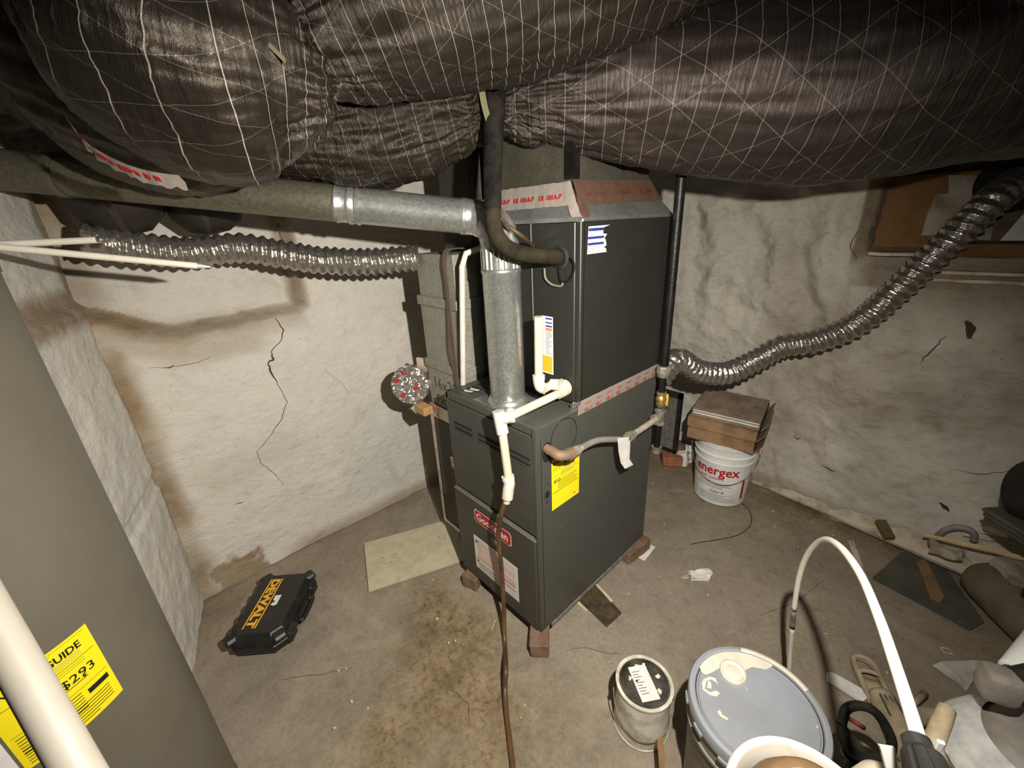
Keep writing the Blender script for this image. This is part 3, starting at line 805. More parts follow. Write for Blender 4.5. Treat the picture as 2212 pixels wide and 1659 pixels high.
printing(t2, sr, [('text', 'UL 181A', 0.05 + i * 0.14, 0.010, 0.024, plain('faded_red_ink', srgb(110, 44, 36), 0.7), 0.03) for i in range(3)], lift=0.003)
t3 = obj('foil_tape', strip(a[1] + of + V((-0.03, 0, 0)), c[1] + of + V((-0.03, 0, 0.01)), a[1] + of + ox + V((0.006, 0, -0.008)), c[1] + of + ox, 12, 0.007, 8), M_TAPE, pn, True, label='crumpled corner tape')
obj('foil_tape', strip(a[1] + ox + V((0, 0, 0)), c[1] + ox, a[1] + ox + V((0, 0.04, 0)), c[1] + ox + V((0, 0.035, 0)), 12, 0.005, 12), M_TAPED, pn, True)

# ================================================================== flue (vent) pipe
fl = thing('flue_pipe', 'galvanised round flue rising from the furnace and running left under the ducts', 'flue pipe', (-0.232, 0.10, ZT))
fc = V((-0.233, 0.100, 0)); FR = 0.0605
obj('vertical_pipe', lathe([(FR, ZT + 0.002), (FR, 1.345), (FR + 0.003, 1.349), (FR + 0.003, 1.357), (FR, 1.361)], fc, 48), M_GALV, fl, True, angle=50)
cr = []
seg = 48
for z in (1.361, 1.42):
    for k in range(seg * 2):
        r = FR - 0.001 + (0.0028 if k % 4 < 2 else -0.001)
        cr.append(V((fc.x + r * math.cos(PI * k / seg), fc.y + r * math.sin(PI * k / seg), z)))
obj('crimped_end', (cr, [(k, (k + 1) % (2 * seg), 2 * seg + (k + 1) % (2 * seg), 2 * seg + k) for k in range(2 * seg)]), M_GALV, fl)
obj('base_ring', lathe([(FR, ZT + 0.018), (FR + 0.004, ZT + 0.014), (FR + 0.012, ZT + 0.004), (FR + 0.012, ZT + 0.002)], fc, 48), M_GALV, fl, True)
obj('seam', box2((fc.x - FR - 0.001, fc.y - 0.004, ZT + 0.01), (fc.x - FR + 0.003, fc.y + 0.003, 1.345)), M_GALV, fl)
for a_ in (-2.3, -1.5, -0.9):
    obj('screw', lathe([(0, 0.004), (0.004, 0.003), (0.005, 0)], fc + V((FR * math.cos(a_), FR * math.sin(a_), ZT + 0.017)), 8, frame((math.cos(a_), math.sin(a_), 0))), M_GREYIRON, fl)
hA, hB = PD(1006, 468, 1.28), PD(-180, 348, 1.04); HRr = 0.0505
hd = (hB - hA).normalized()
E0 = V((fc.x, fc.y, 1.415)); E3 = hA
elbow = []
for i in range(13):
    t = i / 12
    p1_ = E0 + V((0, 0, 0.08)); p2_ = E3 - hd * 0.07
    elbow.append((1 - t) ** 3 * E0 + 3 * (1 - t) ** 2 * t * p1_ + 3 * (1 - t) * t * t * p2_ + t ** 3 * E3)
er = [FR - 0.0100 * i / 12 + (0.0025 if i in (3, 6, 9, 12) else 0) for i in range(13)]
obj('adjustable_elbow', tube(elbow, er, 40, False), M_GALV, fl, True, angle=60)
Lh = (hB - hA).length
j1 = 0.34; j2 = 1.05
path, rr = [], []
def addp(s, r): path.append(hA + hd * s); rr.append(r)
addp(0.0, HRr); addp(0.004, HRr + .003); addp(0.012, HRr + .003); addp(0.018, HRr); addp(j1 - 0.03, HRr)
obj('horizontal_pipe', tube(path, rr, 44, False), M_GALV, fl, True, angle=50)
path, rr = [], []
for s, r in ((j1 - 0.032, HRr), (j1 - 0.03, HRr + .004), (j1 - 0.022, HRr + .004), (j1 - 0.018, HRr), (j1 - 0.008, HRr + .004), (j1, HRr + 0.004), (j1 + 0.004, HRr), (j1 + 0.03, HRr + 0.001), (j1 + 0.034, HRr + .004), (j1 + 0.04, HRr)): addp(s, r)
obj('coupling', tube(path, rr, 44, False), M_GALV, fl, True, angle=40)
path, rr = [], []
addp(j1 + 0.04, HRr); addp(j2, HRr)
obj('horizontal_pipe', tube(path, rr, 44, False), M_GALVO, fl, True)
path, rr = [], []
addp(j2, HRr + 0.001); addp(j2 + 0.006, HRr + 0.004); addp(j2 + 0.02, HRr + 0.004); addp(j2 + 0.026, HRr); addp(Lh, HRr)
obj('horizontal_pipe', tube(path, rr, 44, False), M_GALVO, fl, True, angle=50)
q = hA + hd * 0.55
obj('hanger_bracket', box(q + V((0, 0, 0.10)), (0.004, 0.03, 0.12), math.radians(40), 0.001), M_BLACKIRON, fl)

# ================================================================== refrigerant line (black foam)
rl = thing('refrigerant_line', 'black foam-insulated refrigerant line curving down into the coil cabinet', 'pipe', (-0.24, 0.05, 1.40))
pts = [PD(1072, 150, 1.10), PD(1066, 290, 1.11), PD(1064, 380, 1.12), PD(1064, 450, 1.13), PD(1070, 500, 1.14), PD(1095, 535, 1.155), PD(1135, 549, 1.18), PD(1175, 553, 1.205), PY(1212, 557, YC)]
obj('foam_sleeve', tube(smoothpath(pts[:4], 6), [0.029 - 0.0003 * i for i in range(19)], 20), M_FOAM, rl, True)
obj('foam_sleeve', tube(smoothpath(pts[3:], 6), 0.0225, 20), M_FOAMD, rl, True, label='dusty lower sleeve bending into the coil')
pts = [PD(1080, 470, 1.15), PD(1100, 490, 1.18), PD(1130, 512, 1.21), PY(1155, 535, YC - 0.006)]
obj('thin_liquid_line', tube(smoothpath(pts, 6), 0.006, 10), M_COPPER, rl, True)
dh = [PD(1003, 340, 1.75), PD(1003, 440, 1.72), PD(1000, 500, 1.9)]

# ================================================================== condensate drain
dr = thing('condensate_drain', 'cream plastic condensate drain pipework in front of the furnace', 'pipe', (-0.09, 0.1, ZT))
DR = 0.0135
pB, pT = PY(1164, 822, 0.115), PY(1163, 684, 0.115)
def openpipe(a_, b_, r, t=0.003):
    a_, b_ = V(a_), V(b_); d = (b_ - a_).normalized()
    return tube([a_, b_, b_ - d * 0.0001, b_ - d * 0.03], [r, r, r - t, r - t], 24)
obj('stub_pipe', openpipe(pB, pT, DR), M_PVC, dr, True, angle=40)
out = PY(1222, 836, YC - 0.004)
el = pB + V((0, 0, -0.012))
p2 = out + V((-0.035, -0.055, 0.003))
elb = smoothpath([pB + V((0, 0, 0.012)), pB + V((0, 0, -0.006)), pB + V((0.006, 0.002, -0.022)), pB + V((0.022, 0.008, -0.026))], 5)
obj('elbow', join(tube(elb, 0.0185, 22), cyl(pB + V((0, 0, 0.004)), pB + V((0, 0, 0.018)), 0.0200, 24)), M_WPVC, dr, True, angle=40)
tee = PY(1190, 832, 0.150)
obj('short_nipple', cyl(elb[-1] - V((0.004, 0, 0)), tee, DR, 20), M_PVC, dr, True, angle=40)
obj('tee', join(cyl(tee + V((-0.004, 0.004, 0)), tee + V((0.022, 0.016, 0.002)), 0.0185, 22), cyl(tee + V((0.012, 0.03, 0.0)), out + V((0, 0.002, 0)), 0.018, 22)), M_WPVC, dr, True, angle=40)
obj('outlet_flange', lathe([(0, 0.012), (0.020, 0.012), (0.022, 0.010), (0.022, 0.004), (0.026, 0.003), (0.026, 0.0)], out, 26, frame((0, -1, 0))), M_PVC, dr, True, angle=40)
tB = PY(1081, 905, -0.052)
sB = out + V((0.0, -0.006, -0.012))
side = PY(1097, 902, -0.035)
obj('long_pipe', cyl(sB, side, DR, 24), M_PVC, dr, True, angle=40)
obj('socket', cyl(sB + (side - sB).normalized() * 0.002, sB + (side - sB).normalized() * 0.03, 0.0180, 24), M_PVC, dr, True, angle=40)
tT, tD = PY(1076, 888, -0.052), PY(1086, 936, -0.052)
dd = (tT - tD).normalized()
te = obj('vertical_tee', join(openpipe(tD, tT, 0.0190, 0.0035), cyl(tB, tB + (side - tB).normalized() * 0.038, 0.0180, 22), cyl(tB + (side - tB).normalized() * 0.03, tB + (side - tB).normalized() * 0.044, 0.0195, 22)), M_WPVC, dr, True, angle=40)
lo = PY(1100, 1044, -0.052)
obj('down_pipe', cyl(tD + dd * 0.01, lo, DR, 22), M_PVC, dr, True, angle=40)
hs = PY(1096, 1076, -0.062)
eb = smoothpath([lo + dd * 0.022, lo, lo + V((-0.001, -0.004, -0.02)), hs], 5)
obj('lower_elbow', join(tube(eb, 0.0185, 22), cyl(lo + dd * 0.012, lo + dd * 0.026, 0.0205, 22)), M_WPVC, dr, True, angle=40)
rp = cylmap((tB.x, tB.y, 0), lambda z: 0.0192, math.radians(-62), tB.z - 0.028)
# drain hose, down the front and over the floor toward the viewer
hz = thing('drain_hose', 'brown flexible drain hose hanging down the furnace front onto the floor', 'hose', (hs.x, hs.y, 0))
pts = [hs + V((0.0, 0.002, 0.004)), PY(1083, 1110, -0.075), PY(1077, 1160, -0.06), PY(1084, 1235, -0.045), PY(1088, 1300, -0.05), PY(1089, 1350, -0.07), PY(1091, 1400, -0.11)]
zz = pts[-1].z
pts += [PZ(1093, 1440, 0.07), PZ(1091, 1490, 0.03), PZ(1094, 1540, 0.013), PZ(1101, 1600, 0.011), PZ(1110, 1680, 0.011), PZ(1114, 1760, 0.011)]
obj('hose', tube(smoothpath(pts, 8), 0.0085, 14), M_HOSE, hz, True)
obj('hose_collar', cyl(pts[0] + V((0, 0, 0.004)), pts[0] + V((-0.003, -0.004, -0.022)), 0.0115, 16), M_PVC, hz, True, angle=40)

# ================================================================== gas line
GX = 0.06
g0, g1 = PX(1412, 978, GX), PX(1480, 365, GX)
gx, gy = g0.x, (g0.y + g1.y) / 2
gl = thing('gas_line', 'black iron gas pipe with yellow valve handle running down beside the furnace', 'pipe', (gx, gy, 0.60))
def gp(px, py):
    p = PX(px, py, GX); return V((GX, gy, p.z))
obj('riser_pipe', cyl(gp(1433, 795), V((GX, gy, 2.1)), 0.0165, 20), M_BLACKIRON, gl, True, angle=40)
un = gp(1432, 802)
obj('union', lathe([(0.016, -0.026), (0.019, -0.024), (0.022, -0.012), (0.025, -0.004), (0.026, 0.014), (0.024, 0.020), (0.016, 0.022)], un, 8), M_GREYIRON, gl)
obj('pipe_nipple', cyl(gp(1430, 812), gp(1424, 850), 0.0135, 18), M_BLACKIRON, gl, True, angle=40)
vz = gp(1423, 866)
obj('valve_body', lathe([(0.014, 0.034), (0.019, 0.033), (0.019, 0.022), (0.013, 0.020), (0.020, 0.010), (0.021, 0), (0.013, -0.008), (0.019, -0.012), (0.018, -0.026), (0.013, -0.030)], vz, 16), M_BRASS, gl, True, angle=50)
hdl = CR * 0.02 + V((0, 0, 0))
obj('valve_handle', rough_up(subd(box(vz + V((0.016, 0.018, -0.003)), (0.010, 0.012, 0.052), math.radians(45), 0.004), 1), 0.001), M_YELLOW, gl, True, label='small yellow lever')
tz = gp(1418, 905)
obj('tee', join(lathe([(0.0135, 0.030), (0.021, 0.030), (0.021, 0.024), (0.017, 0.022), (0.017, -0.022), (0.021, -0.024), (0.021, -0.030), (0.0135, -0.030)], tz, 18), cyl(tz, tz + V((0, -0.03, 0)), 0.018, 18), cyl(tz + V((0, -0.024, 0)), tz + V((0, -0.034, 0)), 0.022, 18)), M_GREYIRON, gl, True, angle=50)
obj('drip_leg', cyl(tz, gp(1412, 972), 0.0135, 18), M_BLACKIRON, gl, True, angle=40)
obj('end_cap', lathe([(0, -0.018), (0.017, -0.016), (0.019, -0.008), (0.019, 0.006), (0.021, 0.008), (0.021, 0.012), (0.013, 0.012)], gp(1412, 974), 18), M_GREYIRON, gl, True, angle=50)
b0, b1 = tz, PX(1370, 937, GX)
obj('branch_pipe', cyl(b0, b1, 0.0120, 18), plain('cream_coated_pipe', srgb(178, 170, 152), 0.55, 0.1, srgb(150, 128, 100), 26), gl, True, angle=40)
b2 = PX(1352, 947, GX)
obj('flare_nut', tube([b1, b1.lerp(b2, .3), b1.lerp(b2, .31), b1.lerp(b2, .7), b1.lerp(b2, .71), b2], [0.0145, 0.0145, 0.019, 0.019, 0.015, 0.015], 8), M_GREYIRON, gl)
cn = [b2, PX(1335, 949, GX), PX(1300, 950, GX), PX(1278, 956, GX), PX(1252, 970, GX + 0.002)]
cn.insert(1, PX(1345, 949, GX))
obj('connector_tube', tube(smoothpath(cn, 6), 0.0105, 18), plain('satin_connector', srgb(190, 188, 180), 0.35, 0.6, srgb(160, 156, 146), 20), gl, True)
b3 = cn[-1]; b4 = PX(1236, 979, GX + 0.002)
obj('flare_nut', tube([b3, b3.lerp(b4, .35), b3.lerp(b4, .36), b4], [0.014, 0.014, 0.0185, 0.0185], 8), M_GREYIRON, gl)
pe = PX(1212, 986, GX); pi_ = PX(1186, 966, 0.0); pi_ = V((-0.01, 0.042, 0.828))
ebw = smoothpath([b4, b4.lerp(pe, .6), pe + V((-0.010, 0.0, 0.0)), pi_ + V((0.035, 0.0, 0.0)), pi_ + V((0.02, 0, 0))], 5)
obj('rusty_elbow', join(tube(ebw, 0.0165, 18), cyl(b4, b4.lerp(pe, .3), 0.0195, 18)), M_RUST, gl, True, angle=45, label='rust-stained elbow entering the furnace')
obj('rusty_nipple', cyl(pi_ + V((0.03, 0, 0.0)), pi_ + V((-0.01, 0, 0.004)), 0.0150, 18), M_RUST, gl, True, angle=40)
tg = [PX(1334, 946, GX + 0.012), PX(1362, 944, GX + 0.012), PX(1361, 968, GX + 0.012), PX(1360, 992, GX + 0.018), PX(1368, 1004, GX + 0.024), PX(1350, 1013, GX + 0.024), PX(1341, 1000, GX + 0.018), PX(1336, 975, GX + 0.012)]
obj('paper_tag', ([*tg], [(0, 1, 2, 7), (7, 2, 3, 6), (6, 3, 4, 5)]), M_WHITE, gl, label='white paper tag hanging from the connector')

# ================================================================== return duct on the left
rt = thing('return_duct', 'dusty galvanised return air drop with handwriting left of the furnace', 'duct', (-0.62, 0.32, 0.1))
RX0, RX1, RY = -0.757, -0.492, 0.10
def tier(z0, z1, ins): return box2((RX0 + ins, RY + ins, z0), (RX1 - ins, 0.52 - ins, z1), 0.002)
obj('duct_section', tier(1.225, 1.395, 0.006), M_GALVD, rt)
obj('duct_section', box2((RX0 + 0.01, 0.25, 1.39), (RX1 - 0.01, 0.52, 2.05)), M_GALVK, rt)
obj('duct_section', tier(0.955, 1.23, 0.003), M_GALVD, rt)
obj('duct_section', tier(0.10, 0.96, 0.0), M_GALVD, rt)
obj('seam_band', box2((RX0 - 0.006, RY - 0.006, 1.195), (RX1 + 0.006, 0.53, 1.232), 0.002), M_GALVD, rt)
obj('seam_band', box2((RX0 - 0.006, RY - 0.006, 0.925), (RX1 + 0.006, 0.53, 0.962), 0.002), M_GALVD, rt)
obj('lower_panel', box2((RX0 + 0.012, RY - 0.010, 0.112), (-FW - 0.002, RY, 0.685), 0.001), M_GALVK, rt)
obj('foil_tape', strip((RX0 - 0.002, RY - 0.012, 0.755), (-FW + 0.002, RY - 0.012, 0.752), (RX0 - 0.002, RY - 0.012, 0.690), (-FW + 0.002, RY - 0.012, 0.695), 14, 0.002), M_TAPE, rt, True, label='wide tape band across the duct')
obj('foil_tape', strip((RX0 - 0.004, RY - 0.013, 0.72), (RX0 - 0.004, RY - 0.013, 0.105), (RX0 + 0.024, RY - 0.013, 0.70), (RX0 + 0.016, RY - 0.013, 0.105), 26, 0.002), M_TAPE, rt, True, label='vertical tape strip down the duct corner')
obj('foil_tape', strip((RX0, RY - 0.013, 0.118), (-FW - 0.004, RY - 0.013, 0.112), (RX0, RY - 0.013, 0.098), (-FW - 0.004, RY - 0.013, 0.092), 12, 0.002), M_TAPE, rt, True)
rm = planemap((RX0, RY - 0.0005, 0), (1, 0, 0), (0, 0, 1))
M_PEN = plain('marker_pen', srgb(64, 58, 52), 0.8)
printing(rt, rm, [('text', '16x20', 0.035, 0.835, 0.075, M_PEN, -0.012, 0.95), ('text', 'Filter', 0.05, 0.765, 0.06, M_PEN, -0.01, 1.0)], lift=0.001, name='handwriting')
printing(rt, planemap((RX0, RY - 0.0135, 0), (1, 0, 0), (0, 0, 1)), [('text', 'UL', 0.04, 0.70, 0.03, M_RED, 0.02), ('text', 'UL', 0.19, 0.705, 0.03, M_RED, 0.02), ('lines', 0.02, 0.74, 0.10, 0.725, 3, M_RED)] + [('lines', 0.004, 0.64 - i * 0.12, 0.016, 0.61 - i * 0.12, 4, M_RED) for i in range(5)], lift=0.0015)
obj('tape_scrap', rough_up(subd(box(PY(979, 1000, RY - 0.016), (0.03, 0.004, 0.06), 0), 2), 0.006, 60), M_CAPFOIL, rt)
# wooden block and ply behind the capped stub
o = obj('wood_block', box(PY(915, 883, 0.06) , (0.085, 0.05, 0.038), 0, 0.003), M_WOOD); tag(o, 'short raw wood block beside the return duct under the foil cap', 'wood')
o = obj('plywood_offcut', box(V((-0.80, 0.115, 0.885)), (0.09, 0.014, 0.12), 0.3, 0.002), M_DWOOD); tag(o, 'small plywood offcut behind the foil-capped stub', 'wood')
# foil capped round stub
fcap = thing('capped_duct_stub', 'round duct stub capped with shiny crumpled foil left of the return duct', 'duct', PY(885, 832, 0.05))
c0 = PY(885, 832, 0.03); nd = V((0.62, -0.76, 0.18)).normalized()
obj('stub', cyl(c0 - nd * 0.16, c0 - nd * 0.004, 0.076, 36), M_GALVD, fcap, True, angle=40)
rad = []
vs, fs = [c0 + nd * 0.006], []
Mf = frame(nd)
for i in range(1, 9):
    for k in range(48):
        a_ = 2 * PI * k / 48; r = 0.0865 * i / 7 if i < 8 else 0.088
        r *= 1 + 0.03 * noise.noise(V((math.cos(a_) * 3, math.sin(a_) * 3, 1)))
        p = c0 + Mf @ V((r * math.cos(a_), r * math.sin(a_), 0.0))
        p += nd * (0.010 * noise.noise(p * 45) + 0.006 * noise.noise(p * 90)) if i < 8 else -nd * 0.03
        vs.append(p)
for k in range(48): fs.append((0, 1 + k, 1 + (k + 1) % 48))
for i in range(7):
    for k in range(48):
        k2 = (k + 1) % 48
        fs.append((1 + i * 48 + k, 1 + (i + 1) * 48 + k, 1 + (i + 1) * 48 + k2, 1 + i * 48 + k2))
cap = obj('foil_cap', (vs, fs), M_CAPFOIL, fcap)
cmap = planemap(c0 + nd * 0.009, Mf.col[0], Mf.col[1])
printing(cap, cmap, [('poly', [(x + random.uniform(-.006, .006), y + random.uniform(-.005, .005)) for x, y in ((cx_ - .009, cy_ - .004), (cx_ + .012, cy_ - .008), (cx_ + .014, cy_ + .006), (cx_ - .010, cy_ + .008))], M_RED) for cx_, cy_ in ((-.055, .02), (-.02, .055), (.035, -.012), (-.03, -.045))], lift=0.002)

# white pipe and brown wires in front of the return duct
wp = thing('white_pipe', 'thin white plastic pipe standing upright against the return duct', 'pipe', (-0.475, 0.07, 0.7))
a_, b_ = PY(996, 832, 0.085), PY(992, 505, 0.085)
obj('pipe', tube([a_ - V((0, 0, 0.1)), V((b_.x, b_.y, 1.36)), V((b_.x, b_.y + 0.02, 1.40)), V((b_.x, 0.20, 1.42)), V((b_.x, 0.225, 1.46)), V((b_.x, 0.23, 2.0))], 0.0105, 16), M_WPVC, wp, True, angle=40)
for i, (off, bow) in enumerate(((-0.020, 0.0), (-0.024, -0.004), (-0.028, 0.004), (-0.022, -0.022), (-0.026, -0.03))):
    o = thing('control_wire', ('rightmost brown control wire, hanging straight beside the white upright pipe', 'second brown control wire from the white upright pipe, almost straight', 'middle brown control wire of the bundle by the white upright pipe', 'brown control wire bowing out left of the bundle by the white pipe', 'leftmost brown control wire, bowing furthest from the white upright pipe')[i], 'wire', (-0.5, 0.085, 0.8), 'brown control wires beside the white pipe')
    pts = [V((a_.x + off, 0.088, 0.80)), V((a_.x + off + bow * 0.3, 0.086, 0.93)), V((a_.x + off + bow, 0.084, 1.04)), V((a_.x + off + bow * 0.5, 0.084, 1.16)), V((a_.x + off - 0.003 * i, 0.085, 1.30)), V((a_.x + off - 0.004 * i, 0.086, 1.37)), V((a_.x + off - 0.006 * i, 0.11, 1.412)), V((a_.x + off - 0.006 * i, 0.20, 1.415)), V((a_.x + off - 0.006 * i, 0.235, 1.46)), V((a_.x + off - 0.006 * i, 0.24, 1.98))]
    obj('wire', tube(smoothpath(pts, 6), 0.0028, 8), M_BWIRE, o, True)

# ================================================================== flexible foil ducts
def flex(name, label, pts, r, pitch=0.031, n=14):
    t = thing(name, label, 'duct', pts[0])
    P = smoothpath(pts, 40)
    # resample
    L = [0]
    for i in range(1, len(P)): L.append(L[-1] + (P[i] - P[i - 1]).length)
    tot = L[-1]; step = pitch / 8
    Q = []; j = 0
    for k in range(int(tot / step) + 1):
        s = k * step
        while j < len(L) - 2 and L[j + 1] < s: j += 1
        Q.append(P[j].lerp(P[j + 1], (s - L[j]) / max(L[j + 1] - L[j], 1e-6)))
    seg = 36
    vs, fs = tube(Q, r, seg, False)
    for i in range(len(Q)):
        for k in range(seg):
            ph = (i / 8.0 - k / seg)
            v = vs[i * seg + k]; c_ = Q[i]
            d = (v - c_).normalized()
            w = 0.5 + 0.5 * math.cos(2 * PI * ph)
            nn = noise.noise(v * 60)
            vs[i * seg + k] = c_ + d * (r * (0.84 + 0.19 * w ** 0.8 + 0.035 * nn + 0.03 * noise.noise(v * 18)))
    obj('corrugated_sleeve', (vs, fs), M_FLEX, t, True)
    return t
flex('flexible_duct', 'ribbed silver flexible duct running along the left wall to the return duct',
     [PX(175, 518, -1.03), PX(290, 535, -1.04), PX(400, 545, -1.05), PX(520, 536, -1.02), PX(600, 548, -0.98), PX(690, 562, -0.92), PX(790, 566, -0.85), PX(870, 560, -0.785), PX(905, 558, -0.752)], 0.051)
flex('flexible_duct', 'ribbed silver flexible duct sagging from the coil cabinet up to the window opening',
     [V((-0.04, 0.80, 0.83)), PY(1462, 778, 0.92), PY(1510, 802, 1.05), PY(1570, 806, 1.18), PY(1630, 780, 1.28), PY(1690, 748, 1.34), PY(1760, 737, 1.38), PY(1850, 700, 1.42), PY(1935, 630, 1.44), PY(2010, 560, 1.46), PY(2090, 485, 1.48), PY(2150, 428, 1.52), PY(2195, 395, 1.64)], 0.053)

# ================================================================== big insulated ducts overhead
def insul(name, label, pix, m=M_FSK, seg=150, fold=0.010, foldf=7.0, sub=26, strapat=None, seed=0, caps=False, along=1.0):
    """pix: list of (px, py, depth, radius_m)"""
    pts = [PD(a, b, d) for a, b, d, r in pix]
    P = smoothpath(pts, sub); R = smoothval([p[3] for p in pix], sub)
    t = thing(name, label, 'duct', P[len(P) // 2])
    vs, fs, uvs = tube(P, R, seg, caps, True, True)
    rm_ = max(R)
    for i in range(len(P)):
        pinch = max(0.0, 1 - R[i] / (rm_ * 0.82)) * 1.6
        for k in range(seg):
            v = vs[i * seg + k]; d = v - P[i]; r = d.length; d = d / r
            a_ = 2 * PI * k / seg
            n1 = noise.noise(V((math.cos(a_) * 1.6, math.sin(a_) * 1.6, i * 0.055 * along + seed)))
            rf = noise.noise(V((math.cos(a_) * foldf, math.sin(a_) * foldf, i * 0.035 * along + seed * 3)))
            n3 = noise.noise(v * 22 + V((seed, 0, 0)))
            n4 = noise.noise(V((math.cos(a_) * 2.6, math.sin(a_) * 2.6, i * 0.35 + seed)))
            off = 0.018 * n1 + (fold + 0.035 * pinch) * (abs(rf) * -1.4 + 0.35) + 0.0018 * n3 + 0.0035 * n4
            vs[i * seg + k] = P[i] + d * (r + off)
    # physical uv: circumference in metres with mean radius
    cir = 2 * PI * sum(R) / len(R)
    uvs = [[(u * cir, v) for u, v in f] for f in uvs]
    obj('foil_jacket', (vs, fs), m, t, True, uv=uvs)
    return t, P, R
# right-hand run and its continuation past the hanger
d1, P1, R1 = insul('insulated_duct', 'fat foil-wrapped insulated duct crossing the upper right of the room',
    [(2700, 20, 0.86, .235), (2420, 72, 0.93, .232), (2150, 125, 1.0, .230), (1900, 175, 1.06, .228), (1650, 195, 1.10, .220), (1430, 195, 1.13, .190), (1270, 205, 1.16, .155), (1150, 210, 1.18, .115), (1085, 215, 1.18, .085), (1050, 215, 1.17, .068)], seed=2, fold=0.006)
d2, P2, R2 = insul('insulated_duct', 'lower foil-wrapped insulated duct left of the hanger strap, above the flue',
    [(1048, 225, 1.17, .080), (1010, 232, 1.17, .100), (940, 250, 1.17, .125), (850, 270, 1.17, .150), (740, 285, 1.17, .145), (620, 290, 1.18, .120), (500, 270, 1.2, .12)], m=M_FSK4, seed=9, fold=0.014)
d3, P3, R3 = insul('insulated_duct', 'foil-wrapped insulated duct nearest the camera at the top centre',
    [(1900, -400, 0.86, .20), (1600, -290, 0.86, .20), (1350, -168, 0.86, .20), (1150, -98, 0.86, .205), (960, -36, 0.86, .195), (800, 28, 0.87, .165), (700, 68, 0.88, .125), (640, 90, 0.89, .085), (600, 100, 0.9, .06)], m=M_FSK2, seed=15, fold=0.010)
d4, P4, R4 = insul('insulated_duct', 'bulging foil-wrapped insulated duct filling the upper left corner',
    [(690, 170, 0.93, .09), (640, 165, 0.90, .135), (560, 150, 0.86, .185), (470, 140, 0.83, .215), (385, 105, 0.82, .222), (325, 40, 0.83, .200), (290, -60, 0.86, .185), (270, -200, 0.9, .18)], m=M_FSK2, seed=22, fold=0.008)
d5, P5, R5 = insul('insulated_duct', 'dusty insulated duct sleeve behind the bulging upper left duct',
    [(520, 240, 1.02, .17), (400, 215, 1.0, .215), (300, 180, 0.99, .225), (220, 150, 1.02, .205), (165, 170, 1.08, .175), (105, 190, 1.14, .15), (40, 210, 1.2, .13)], m=M_FSKD, seed=31, fold=0.012)
# taped seam at the underside of the upper-left duct
tpx = [(150, 262), (185, 312), (230, 345), (285, 372), (340, 388), (398, 396)]
c5 = smoothpath([PD(a, b, 0.80) for a, b in tpx], 5)
tp_v = []
for p in c5: tp_v += [p + V((0, 0, 0.014)) - CR * 0.006, p + noise.noise_vector(p * 60) * 0.006, p - V((0, 0, 0.012)) + CR * 0.004 + noise.noise_vector(p * 90) * 0.006]
seam = obj('taped_seam', (tp_v, [f for i in range(len(c5) - 1) for f in ((i * 3, i * 3 + 3, i * 3 + 4, i * 3 + 1), (i * 3 + 1, i * 3 + 4, i * 3 + 5, i * 3 + 2))]), M_TAPE, d4, True, label='crumpled taped seam with red print')
def ringtape(P, R, i0, i1, a0, a1, lift, n=26):
    vs, fs = [], []
    for s in range(n + 1):
        a_ = a0 + (a1 - a0) * s / n
        for i in (i0, (i0 + i1) // 2, i1):
            t_ = (P[i + 1] - P[i - 1]).normalized()
            dn = V((0, 0, -1)); dn = (dn - t_ * dn.dot(t_)).normalized(); sd = t_.cross(dn)
            d_ = dn * math.cos(a_) + sd * math.sin(a_)
            p = P[i] + d_ * (R[i] + lift)
            vs.append(p + noise.noise_vector(p * 40) * 0.006)
    for s in range(n):
        q = s * 3; fs += [(q, q + 3, q + 4, q + 1), (q + 1, q + 4, q + 5, q + 2)]
    return vs, fs
printing(seam, lambda u, v, l=0.0: c5[min(int(u), len(c5) - 1)] + CR * (v * 0.5) + V((0, 0, -v + 0.0)) - CF * 0.004, [('poly', [(3 + i * 1.7, -0.006), (4.2 + i * 1.7, -0.004), (4.0 + i * 1.7, 0.004), (3 + i * 1.7, 0.003)], M_RED) for i in range(11)], lift=0.003)
# hanger strap between the two right-hand ducts
hs_ = thing('hanger_strap', 'olive webbing hanger strap cinching the insulated ducts at the centre', 'strap', PD(1050, 250, 1.1))
pa = [PD(1036, 60, 1.06), PD(1037, 150, 1.06), PD(1044, 215, 1.07), PD(1056, 262, 1.09), PD(1062, 276, 1.10)]
vs, fs = [], []
P = smoothpath(pa, 6)
for p in P: vs += [p - CR * 0.008, p + CR * 0.008, p + CR * 0.008 + CF * 0.003, p - CR * 0.008 + CF * 0.003]
for i in range(len(P) - 1):
    for k in range(4): fs.append((i * 4 + k, i * 4 + (k + 1) % 4, i * 4 + 4 + (k + 1) % 4, i * 4 + 4 + k))
M_STRAP = plain('olive_webbing', srgb(108, 104, 78), 0.8)
obj('webbing', (vs, fs), M_STRAP, hs_)
obj('strap_end', box(PD(1068, 283, 1.10), (0.016, 0.004, 0.022), math.radians(47)), M_STRAP, hs_)
h2 = thing('hanger_strap', 'dark green hanger strap between the two upper left ducts', 'strap', PD(600, 110, .78))
P = smoothpath([PD(545, 60, .72), PD(580, 95, .72), PD(615, 130, .73)], 6)
vs, fs = [], []
for p in P: vs += [p - CU * 0.005, p + CU * 0.005, p + CU * 0.005 + CF * 0.003, p - CU * 0.005 + CF * 0.003]
for i in range(len(P) - 1):
    for k in range(4): fs.append((i * 4 + k, i * 4 + (k + 1) % 4, i * 4 + 4 + (k + 1) % 4, i * 4 + 4 + k))
obj('webbing', (vs, fs), M_STRAP, h2)
